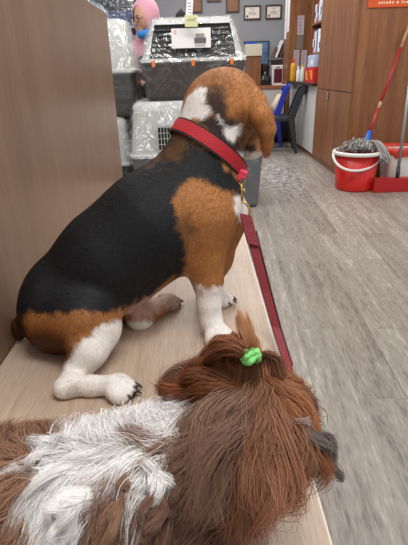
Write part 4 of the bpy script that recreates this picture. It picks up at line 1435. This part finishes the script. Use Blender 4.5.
def short_fur(v, f, col, sdf, n, length, flow, m, parent, width=.0011):
    a, b, c_ = v[f[:, 0]], v[f[:, 1]], v[f[:, 2]]
    d_ = v[f[:, 3]]
    nr = np.cross(b - a, d_ - a)
    area = np.linalg.norm(nr, axis=1)
    pick = rng.choice(len(f), n, p=area / area.sum())
    u, w = rng.uniform(size=(n, 1)), rng.uniform(size=(n, 1))
    p = (a[pick] * (1 - u) * (1 - w) + b[pick] * u * (1 - w) + c_[pick] * u * w + d_[pick] * (1 - u) * w)
    cc = col[f[pick, 0]]
    nn = sdf.grad(p)
    fl = flow(p) + rng.normal(size=(n, 3)) * .22
    fl = fl - nn * (fl * nn).sum(1, keepdims=True)
    fl /= np.linalg.norm(fl, axis=1, keepdims=True) + 1e-9
    S_ = 3
    L_ = length * rng.uniform(.6, 1.3, (n, 1))
    paths = np.stack([p - nn * .001, p + (fl * .5 + nn * .05) * L_, p + (fl * .95 + nn * .06) * L_], 1)
    paths[:, :, 2] = np.maximum(paths[:, :, 2], BT + .001)
    wd = np.tile(np.array([1, .75, .12]) * width, (n, 1))
    jit = rng.uniform(.78, 1.22, (n, 1))
    lift = np.where(cc.sum(1, keepdims=True) < .06, rng.uniform(0.7, 1.7, (n, 1)), jit)
    cols = np.repeat(np.clip(cc * lift, 0, 1)[:, None], S_, 1)
    return strands_mesh('short_coat', paths, wd, cols, m, parent, nrm=np.repeat(nn[:, None], S_, 1))


def bflow(p):
    leg = sstep(BT + .2, BT + .1, p[:, 2])[:, None]
    body = np.array([-.62, -.12, -.62])
    return body * (1 - leg) + np.array([.0, -.1, -1.0]) * leg


short_fur(bv, bf, bc, B, 120000, .0075, bflow, hair_mat('beagle_hair', .5, .3, .3), beagle, .0006)
m_claw = mat('claw', (64, 54, 50), .35)
for a, b in nails:
    MB().tube([a, (a + b) / 2 + [0, 0, .002], b], [.0042, .0035, .0012], 8).build('claw', m_claw, beagle, smooth=True)

# face: nose and eyes on the far side of the head
def on_skin(sdf, p, d, L=.2):
    r = np.linspace(0, L, 300)
    v_ = sdf(p + r[:, None] * d)
    return p + d * r[int(np.argmax(v_ > 0))]


md = P(252, 138, 1.16) - P(243, 124, 1.12); md /= np.linalg.norm(md)
hf = P(240, 114, 1.10) - hd; hf /= np.linalg.norm(hf)
ml = np.cross(hf, [0, 0, 1]); ml /= np.linalg.norm(ml); mu_ = np.cross(ml, hf)
if mu_[2] < 0: mu_ = -mu_
m_nose = mat('wet_black_nose', (22, 18, 18), .25)
m_eye = mat('dark_eye', (34, 20, 12), .1)
nz_ = on_skin(B, P(252, 138, 1.16), md)
nS = SDF().ell(nz_ + mu_ * .006, (.014, .012, .010)).ell(nz_ - md * .004, (.010, .010, .010))
v, f = nS.mesh(.003)
np_mesh('nose', v, f, m_nose, beagle)
for sgn in (-1, 1):
    d_ = hf * .75 + ml * sgn * .55 + mu_ * .12; d_ /= np.linalg.norm(d_)
    e_ = on_skin(B, hd + [.02, .03, .005], d_)
    v, f = SDF().ell(e_ - d_ * .003, (.0085, .0085, .0085)).mesh(.0025)
    np_mesh('eye', v, f, m_eye, beagle)

# collar hugging the neck
cc_ = P(209, 150, 1.0)
uu = P(241, 174, .985) - P(176, 127, .99); uu = uu / np.linalg.norm(uu)
vv = P(212, 141, .91) - cc_; vv = vv - uu * (vv @ uu); vv /= np.linalg.norm(vv)
nn_ = np.cross(uu, vv)
nn_ = nn_ if nn_[2] > 0 else -nn_
ringp, ringn = [], []
for a in np.linspace(0, 2 * math.pi, 64, endpoint=False):
    d = uu * math.cos(a) + vv * math.sin(a)
    r = np.linspace(.02, .2, 240)
    val = B(cc_ + r[:, None] * d)
    j = int(np.argmax(val > 0))
    ringp.append(r[j]); ringn.append(d)
ringp = np.array(ringp)
for _ in range(4):
    ringp = (np.roll(ringp, 1) + ringp + np.roll(ringp, -1)) / 3
ringp = ringp + .003


def band(name, w0, w1, off, th, m, parent):
    rings = []
    for i in range(64):
        p = cc_ + ringn[i] * (ringp[i] + off); d = ringn[i]
        tl = .10 * d                                         # follows the neck's widening slightly
        rings.append([p + nn_ * w0, p + nn_ * w1, p + nn_ * w1 + d * th, p + nn_ * w0 + d * th])
    rings.append(rings[0])
    return MB().loft(rings, False, False).build(name, m, parent, smooth=False)


m_redw = mat('red_webbing', (178, 16, 34), .6, bump=.3, bscale=300)
m_blkw = mat('black_trim', (22, 18, 20), .7)
collar = thing('collar', cc_, 'red dog collar with black trim and pink flower around the beagle neck', 'collar')
band('strap', -.0125, .0125, .002, .0035, m_redw, collar)
band('trim', -.0165, -.0125, .0015, .003, m_blkw, collar)
band('trim', .0125, .0160, .0015, .003, m_blkw, collar)
fl = P(240.5, 174.5, .955)
S = SDF()
for k in range(9):
    a = k * 2.399
    S.ell(fl + np.array([math.cos(a), -.2, math.sin(a)]) * .011 * (k / 9) ** .5, (.0065, .0065, .0055), k=.003)
v, f = S.mesh(.0018)
np_mesh('flower', v, f, mat('pink_flower', (224, 62, 88), .7, var=.3, vscale=250), collar)

# leash: gold clasp and red strap
m_gold = mat('gold_metal', (205, 170, 110), .25, 1.0)
lc0 = P(241, 182, .957)
leash = thing('leash', lc0, 'dark red leather leash with gold clasp hanging from the collar to the bench', 'leash')
L1, L2, L3, L4 = P(241, 184, .957), P(241.5, 200, .958), P(242.5, 203, .957), P(248, 212, .957)
mb = MB()
mb.tube([P(241, 180, .957) + np.array([.008 * math.cos(a), 0, .009 * math.sin(a)]) for a in np.linspace(0, 2 * math.pi, 16, endpoint=False)], .002, 8, True)
mb.tube([L1, P(241.2, 190, .957), L2], [.0035, .0045, .004], 10)
mb.tube([P(243.5, 189, .957), P(244.5, 193, .957)], .003, 8)
mb.tube([L2, P(240.5, 204, .957), P(243, 201.5, .957), P(247, 204, .957), P(249.5, 209, .957), P(249.5, 215, .957), P(246, 218, .957)], .0028, 10)
mb.build('clasp', m_gold, leash, smooth=True)
m_leash = mat('red_leather', (122, 10, 22), .5, bump=.15, bscale=150)
endz = PZ(288, 366, BT + .012)
pth = [P(246.5, 216, .955), P(250, 230, .94), P(257, 258, .91), P(266, 292, .875), P(276, 328, .83), endz, PZ(292, 392, BT + .006), PZ(289, 430, BT + .006)]
w = [.0125, .0125, .012, .011, .010, .009, .0085, .0085]
sides = [np.array([w[i] * .93, w[i] * .0, w[i] * -.28]) for i in range(8)]
MB().ribbon(pth, sides, .0022).build('strap', m_leash, leash, .0015)
MB().ribbon([q + np.array([-.001, -.006, .001]) for q in (P(245.5, 214, .955), P(249, 227, .942), P(254, 245, .922))], [np.array([.0135, 0, -.004])] * 3, .0024).build('stitched_loop', m_leash, leash, .0015)
MB().ribbon([q + np.array([w_ * .93 + .001, .003, w_ * -.28]) for q, w_ in zip(pth[1:6], w[1:6])], [np.array([.0012, .001, 0])] * 5, .003).build('dark_edge', mat('dark_edge', (58, 14, 24), .5), leash)

# ================================================================== LONG-HAIRED DOG
Z = SDF()
hz0 = .635
H0 = PZ(244, 417, hz0)
bA, bB = np.array([-.40, .31, BT + .108]), np.array([-.075, .335, BT + .112])
Z.cone(bA, bB, .098, .092, k=.05)
Z.cone(bB, H0 + [-.02, -.0, -.03], .082, .052, k=.05)
Z.ell(H0, (.057, .054, .053), k=.03)
mz = PZ(293, 447, .607)
Z.cone(H0 + [.035, .005, -.012], mz, .042, .024, k=.025)
Z.cone(H0 + [-.02, .06, .01], PZ(186, 390, .60), .024, .022, k=.02)       # far ear base
Z.cone(H0 + [-.02, -.05, -.0], H0 + [-.03, -.068, -.05], .02, .018, k=.02)  # near ear
for x, y in ((-.09, .40), (-.09, .27), (-.34, .40), (-.34, .22)):
    Z.chain([np.array([x, y, BT + .08]), np.array([x + .03, y, BT + .025]), np.array([x + .075, y, BT + .02])], [.04, .025, .02], k=.03)
zv, zf = Z.mesh(.006)
zv[:, 2] = np.maximum(zv[:, 2], BT + .0005)

LB, DB_, RB, GB, ZW = [np.array(lin(*c)) for c in ((172, 134, 108), (134, 102, 86), (178, 120, 82), (160, 126, 106), (250, 248, 246))]
ZWP = [(216, 396), (208, 418), (198, 440), (188, 468), (181, 482), (172, 470), (168, 452), (152, 446), (140, 442), (150, 462), (166, 500), (150, 506), (130, 486), (115, 472), (95, 476), (90, 500), (98, 545), (92, 600), (54, 600), (48, 545), (44, 500), (48, 466), (64, 436), (102, 412), (150, 394), (172, 396)]


def zcol(p):
    x, y = proj(p)
    nz = 5 * noise3(p, 70, 21) + 4 * noise3(p, 160, 22)
    c = np.tile(GB, (len(p), 1))
    w = sstep(90, 20, x + nz)[:, None]; c = c * (1 - w) + LB * w
    w = (sstep(455, 500, y + nz) * sstep(90, 150, x + nz) * sstep(300, 240, x))[:, None] * .75; c = c * (1 - w) + DB_ * w
    w = (sstep(228, 262, x + nz * 1.5))[:, None]; c = c * (1 - w) + RB * w
    w = sstep(3, -6, poly_sd(x, y, [(165, 400), (170, 380), (205, 370), (222, 380), (215, 400)]) + nz * .3)[:, None]; c = c * (1 - w) + np.array(lin(132, 80, 50)) * w
    w = sstep(4, -4, poly_sd(x, y, ZWP) + nz * .7)[:, None]; c = c * (1 - w) + ZW * w
    w = sstep(4, -4, poly_sd(x, y, [(300, 434), (312, 438), (328, 456), (332, 486), (314, 482), (303, 456)]) + nz * .4)[:, None] * .85; c = c * (1 - w) + np.array(lin(88, 80, 80)) * w
    w = sstep(3, -3, poly_sd(x, y, [(297, 424), (306, 428), (314, 440), (308, 442)]) + nz * .3)[:, None] * .8; c = c * (1 - w) + np.array(lin(206, 180, 172)) * w
    return c


shih = thing('long_haired_dog', np.array([-.15, .33, BT]), 'small long-haired brown and white dog with green hair tie lying in the foreground', 'dog')
np_mesh('body', zv, zf, attr_mat('dog_skin', .8, .1), shih, zcol(zv) * .9)

zd_ = mz - (H0 + [.035, .005, -.012]); zd_ /= np.linalg.norm(zd_)
zl_ = np.cross(zd_, [0, 0, 1]); zl_ /= np.linalg.norm(zl_)
v, f = SDF().ell(mz + zd_ * .022 + [0, 0, .004], (.010, .010, .008)).mesh(.0025)
np_mesh('nose', v, f, m_nose, shih)
for sgn in (-1, 1):
    d_ = zd_ * .75 + zl_ * sgn * .6 + np.array([0, 0, .25]); d_ /= np.linalg.norm(d_)
    e_ = on_skin(Z, H0, d_)
    v, f = SDF().ell(e_, (.008, .008, .008)).mesh(.0025)
    np_mesh('eye', v, f, m_eye, shih)
CROWN = PZ(254, 394, .70)


def grow(roots, flowf, length, steps, lift, wav=.35, wfreq=70, grav=.0, seed=0):
    """guide hairs: follow flowf over the body surface, kept just outside of it"""
    N = len(roots)
    pos = roots.copy()
    out = [pos.copy()]
    dirp = None
    ph = 4 * noise3(roots, 28, 77 + seed)[:, None]
    sl_ = (length / steps)[:, None]
    for s in range(steps):
        t = (s + 1) / steps
        nn = Z.grad(pos)
        fl = flowf(pos)
        fl = fl - nn * (fl * nn).sum(1, keepdims=True) * .85
        fl /= np.linalg.norm(fl, axis=1, keepdims=True) + 1e-9
        sdv = np.cross(nn, fl)
        fl = fl + sdv * (wav * np.sin(ph + t * 6.0) + wav * noise3(pos, wfreq * .4, 31 + seed)[:, None]) + nn * (.45 if s == 0 else .06) + np.array([0, 0, -grav * t])
        if dirp is not None:
            fl = fl * .6 + dirp * .4
        fl /= np.linalg.norm(fl, axis=1, keepdims=True) + 1e-9
        dirp = fl
        pos = pos + fl * sl_
        d = Z(pos)
        tgt = lift * (.35 + .65 * math.sin(math.pi * min(1, t * .8 + .1)))
        pos = pos + nn * np.clip(tgt - d, 0, .02)[:, None]
        pos[:, 2] = np.maximum(pos[:, 2], BT + .002)
        out.append(pos.copy())
    return np.stack(out, 1)


def clump(guides, nchild, rad, tip=.25, jit=.0011):
    G, S_, _ = guides.shape
    ch = np.repeat(guides, nchild, 0)
    n = len(ch)
    off = rng.normal(size=(n, 1, 3)) * rad
    t = np.linspace(0, 1, S_)[None, :, None]
    fr = (1 - t) + tip * t
    wob = np.sin(t * rng.uniform(2, 7, (n, 1, 1)) + rng.uniform(0, 6.28, (n, 1, 3))) * jit * t
    shrink = 1 - rng.uniform(0, .35, (n, 1, 1)) * t ** 1.5
    base = ch[:, :1]
    return base + (ch - base) * shrink + off * fr + wob


def hair(name, guides, cols_root, nchild, rad, m, tip=.25, w=.0007, tipdark=1.0, parent=None):
    ch = clump(guides, nchild, rad, tip)
    n, S_, _ = ch.shape
    d = Z(ch.reshape(-1, 3)).reshape(n, S_)
    ch[:, :, 2] = np.maximum(ch[:, :, 2], BT + .001)
    c0 = np.repeat(cols_root, nchild, 0)
    gj = np.repeat(rng.uniform(.80, 1.16, (len(guides), 1)), nchild, 0)
    cj = np.clip(c0 * gj * rng.uniform(.84, 1.15, (n, 1)), 0, 1)
    t = np.linspace(0, 1, S_)
    cols = cj[:, None, :] * (1 + (tipdark - 1) * t)[None, :, None]
    wd = np.tile(w * (1 - .8 * t ** 2), (n, 1)) * rng.uniform(.7, 1.3, (n, 1))
    return strands_mesh(name, ch, wd, np.clip(cols, 0, 1), m, parent or shih, nrm=Z.grad(ch))


m_hair = hair_mat('dog_hair', .5, .25, .45)


def sample(mask_fn, n, seed):
    r = np.random.default_rng(seed)
    cen = zv[zf].mean(1)
    a, b, d_ = zv[zf[:, 0]], zv[zf[:, 1]], zv[zf[:, 3]]
    ar = np.linalg.norm(np.cross(b - a, d_ - a), axis=1) * mask_fn(cen)
    pick = r.choice(len(zf), n, p=ar / ar.sum())
    return cen[pick] + r.normal(size=(n, 3)) * .002


hdist = lambda p: np.linalg.norm(p - H0, axis=-1)
is_head = lambda p: ((hdist(p) < .085) | ((p[:, 0] > H0[0] + .02) & (p[:, 2] > BT + .10))) & (p[:, 2] > BT + .07)

# body coat
rb = sample(lambda p: (~is_head(p)) * (p[:, 2] > BT + .03) * 1.0, 2300, 1)


def body_flow(p):
    sp = p[:, 1] - .33
    return np.stack([-.75 + .25 * noise3(p, 22, 41), 1.1 * np.tanh(sp / .04) + .5 * noise3(p, 25, 42), -.45 * np.ones(len(p))], 1)


gb = grow(rb, body_flow, rng.uniform(.04, .075, len(rb)), 8, .008, .5, 80, .15, 3)
hair('body_coat', gb, zcol(rb), 80, .006, m_hair, tip=.14, w=.0003)

# head coat: falls away from the crown
rh = sample(lambda p: is_head(p) * 1.0, 1100, 2)


def head_flow(p):
    q = p - CROWN
    q = q * np.array([1, 1, 1.2])
    q /= np.linalg.norm(q, axis=1, keepdims=True) + 1e-9
    return q + np.array([.0, -.12, -.5]) + .18 * np.stack([noise3(p, 30, 51), noise3(p, 30, 52), noise3(p, 30, 53)], 1)


head_len = lambda p: (.026 + .036 * sstep(H0[0] + .02, H0[0] - .04, p[:, 0])) * (1 - .45 * sstep(H0[1], H0[1] - .05, p[:, 1]) * sstep(H0[0] - .03, H0[0] + .01, p[:, 0]))
gh = grow(rh, head_flow, head_len(rh) * (1 - .6 * sstep(H0[0] + .03, H0[0] + .06, rh[:, 0])) * rng.uniform(.8, 1.2, len(rh)), 9, .008, .5, 75, .15, 4)
hair('head_coat', gh, zcol(rh), 75, .0055, m_hair, tip=.14, w=.0003)


# ears and locks: bundles along a drawn path
def bundle(name, path, spread0, spread1, n, col, w=.00033, wav=.005, seed=0, tipcol=None):
    r = np.random.default_rng(seed)
    path = np.array(path)
    S_ = 12
    t = np.linspace(0, 1, S_)
    seg = np.linspace(0, 1, len(path))
    # smooth the path with Catmull-like interpolation
    cp = np.stack([np.interp(t, seg, path[:, k]) for k in range(3)], 1)
    for _ in range(2):
        cp[1:-1] = (cp[:-2] + 2 * cp[1:-1] + cp[2:]) / 4
    off = r.normal(size=(n, 1, 3))
    sp = np.interp(t, np.linspace(0, 1, len(spread0)) if hasattr(spread0, '__len__') else [0, 1], spread0 if hasattr(spread0, '__len__') else [spread0, spread1])
    ln = r.uniform(.72, 1.0, (n, 1, 1))
    idx = t[None, :, None] * ln
    ch = np.stack([np.interp(idx[..., 0], t, cp[:, k]) for k in range(3)], -1)
    spn = np.interp(idx[..., 0], t, sp)[..., None]
    nl = max(1, n // 110)
    lk = r.integers(0, nl, n)
    loff = r.normal(size=(nl, 1, 3))[lk]
    lph = r.uniform(0, 6.28, (nl, 1, 3))[lk]
    lam = r.uniform(.5, 1.6, (nl, 1, 1))[lk]
    lfr = r.uniform(5, 9, (nl, 1, 1))[lk]
    off = loff + off * (.45 - .22 * idx)
    ch = ch + off * spn + wav * lam * (np.sin(idx * lfr + lph + .4 * r.normal(size=(n, 1, 3))) - np.sin(lph)) * np.clip(idx * 1.5, 0, 1)
    ljit = r.uniform(.82, 1.18, (nl, 1))[lk]
    ch[:, :, 2] = np.maximum(ch[:, :, 2], BT + .001)
    cj = np.clip(np.array(col) * ljit * r.uniform(.88, 1.12, (n, 1)), 0, 1)
    cols = np.repeat(cj[:, None], S_, 1)
    if tipcol is not None:
        cols = cols * (1 - t[None, :, None] ** 1.5) + np.array(tipcol) * r.uniform(.7, 1.2, (n, 1, 1)) * t[None, :, None] ** 1.5
    wd = np.tile(w * (1 - .75 * t ** 2), (n, 1))
    return strands_mesh(name, ch, wd, cols, m_hair, shih, nrm=Z.grad(ch) * .8 + np.array([0, -.2, .5]))


earb = np.array(lin(166, 104, 66))
bundle('ear_hair', [PZ(232, 386, .69), PZ(212, 380, .69), PZ(194, 382, .68), PZ(176, 394, .668)], [.006, .011, .012, .005], 0, 2800, earb, seed=5, tipcol=lin(130, 78, 50))
bundle('ear_hair', [PZ(230, 394, .69), PZ(212, 393, .685), PZ(196, 396, .672), PZ(184, 401, .66)], [.006, .009, .009, .005], 0, 1300, np.array(lin(150, 100, 74)), seed=6)
# near ear: long fall towards the viewer
bundle('ear_hair', [PZ(240, 398, .685), PZ(228, 430, .69), PZ(219, 460, .675), PZ(208, 490, .65), PZ(202, 512, .63)], [.006, .012, .017, .018, .016], 0, 4200, GB * .95, seed=7, wav=.008)
bundle('ear_hair', [PZ(258, 396, .69), PZ(262, 430, .695), PZ(259, 462, .68), PZ(254, 495, .65), PZ(250, 518, .63)], [.006, .012, .016, .018, .016], 0, 4200, np.array(lin(165, 117, 90)), seed=8, wav=.007)
bundle('cheek_hair', [PZ(262, 392, .69), PZ(278, 420, .69), PZ(282, 450, .665), PZ(276, 476, .635)], [.005, .011, .013, .009], 0, 3600, RB * .9, seed=9, wav=.006)
bundle('cheek_hair', [PZ(264, 388, .69), PZ(283, 408, .685), PZ(298, 428, .66), PZ(309, 452, .63)], [.005, .009, .010, .006], 0, 2800, RB * 1.0, seed=10, wav=.0025, tipcol=lin(112, 96, 90))
bundle('brow_hair', [PZ(258, 380, .69), PZ(278, 384, .68), PZ(297, 404, .66), PZ(311, 428, .64)], [.005, .008, .008, .004], 0, 1500, RB * .9, seed=11, wav=.0025, tipcol=lin(120, 96, 84))
bundle('whisker_hair', [PZ(301, 428, .69), PZ(312, 439, .685), PZ(322, 453, .67), PZ(328, 467, .655)], [.003, .004, .005, .003], 0, 1800, lin(122, 112, 108), seed=12)
bundle('whisker_hair', [PZ(293, 420, .697), PZ(301, 428, .695), PZ(308, 439, .69)], [.002, .003, .002], 0, 400, lin(196, 168, 160), seed=13)
bundle('stray_lock', [PZ(310, 407, .655), PZ(320, 405, .66), PZ(327, 412, .655), PZ(328, 426, .64)], [.0007, .0006, .0004], 0, 12, RB * .7, seed=14, wav=.0005)
# brown locks lying over the white coat
for i, (pp, cl) in enumerate((([(190, 440), (172, 446), (160, 452), (150, 446)], GB), ([(186, 452), (180, 470), (176, 482), (166, 478)], GB * .8), ([(150, 470), (142, 478), (128, 476), (118, 462)], LB), ([(200, 470), (190, 490), (176, 505), (168, 520)], DB_),
                              ([(170, 480), (160, 500), (150, 520), (140, 540)], DB_ * 1.2), ([(130, 490), (118, 505), (108, 525), (100, 545)], LB * .9))):
    bundle('loose_lock', [PZ(x, y, z) for (x, y), z in zip(pp, (.655, .662, .66, .65))], [.003, .004, .004, .002], 0, 700, cl, seed=30 + i)
for i, pp in enumerate(([(214, 402), (206, 424), (194, 440), (186, 462)], [(206, 402), (190, 416), (180, 440), (182, 470)], [(150, 470), (158, 486), (162, 498), (158, 508)],
                        [(80, 450), (60, 452), (44, 462), (32, 474)], [(84, 470), (62, 474), (46, 486), (36, 500)], [(90, 500), (70, 506), (58, 520), (52, 540)])):
    bundle('white_lock', [PZ(x, y, z) for (x, y), z in zip(pp, (.655, .665, .66, .645))], [.004, .006, .006, .003], 0, 1000, ZW, seed=50 + i)

# topknot
TB = PZ(251, 356, .735)
for i, (x, y, bulge) in enumerate(((214, 372, .018), (222, 380, .014), (226, 366, .02), (218, 364, .022), (233, 382, .010), (243, 386, .009), (254, 387, .009), (264, 386, .008), (274, 383, .007))):
    r0 = PZ(x, y, .672 if x < 230 else .694)
    mid = (r0 + TB) / 2 + np.array([-.008 if x < 235 else .004, .01, bulge])
    bundle('topknot_hair', [r0, r0 * .6 + mid * .4 + [0, .004, .006], mid, TB], [.007, .0065, .0045, .0022], 0, 1100, (np.array(lin(180, 126, 90)) if i % 2 else np.array(lin(150, 102, 74))), seed=70 + i, wav=.001)
bundle('topknot_tail', [TB, PZ(250, 348, .745), PZ(246, 334, .752), PZ(242, 317, .757)], [.002, .0045, .006, .005], 0, 1000, np.array(lin(190, 134, 92)), seed=90, wav=.0015, tipcol=lin(205, 156, 112))
bundle('topknot_tail', [TB, PZ(240, 342, .75), PZ(228, 343, .745), PZ(215, 356, .72), PZ(210, 372, .69)], [.002, .006, .008, .007, .004], 0, 1300, np.array(lin(164, 108, 76)), seed=91, wav=.0012)
tie = thing('hair_tie', TB, 'bright green hair tie around the topknot of the long-haired dog', 'hair tie')
axd = np.array([-.25, .55, .8]); axd /= np.linalg.norm(axd)
ta = np.cross(axd, [1, 0, 0]); ta /= np.linalg.norm(ta); tb_ = np.cross(axd, ta)
mb = MB()
for k, (o_, r_) in enumerate(((-.0035, .0068), (.001, .0078), (.005, .0064))):
    mb.tube([TB + axd * (o_ + .0022 * math.sin(2 * a + k)) + (ta * math.cos(a) + tb_ * math.sin(a)) * (r_ + .001 * math.sin(5 * a + k)) for a in np.linspace(0, 2 * math.pi, 32, endpoint=False)], .0033, 10, True)
mb.build('band', mat('green_elastic', (142, 230, 132), .7, bump=.4, bscale=500), tie, smooth=True)
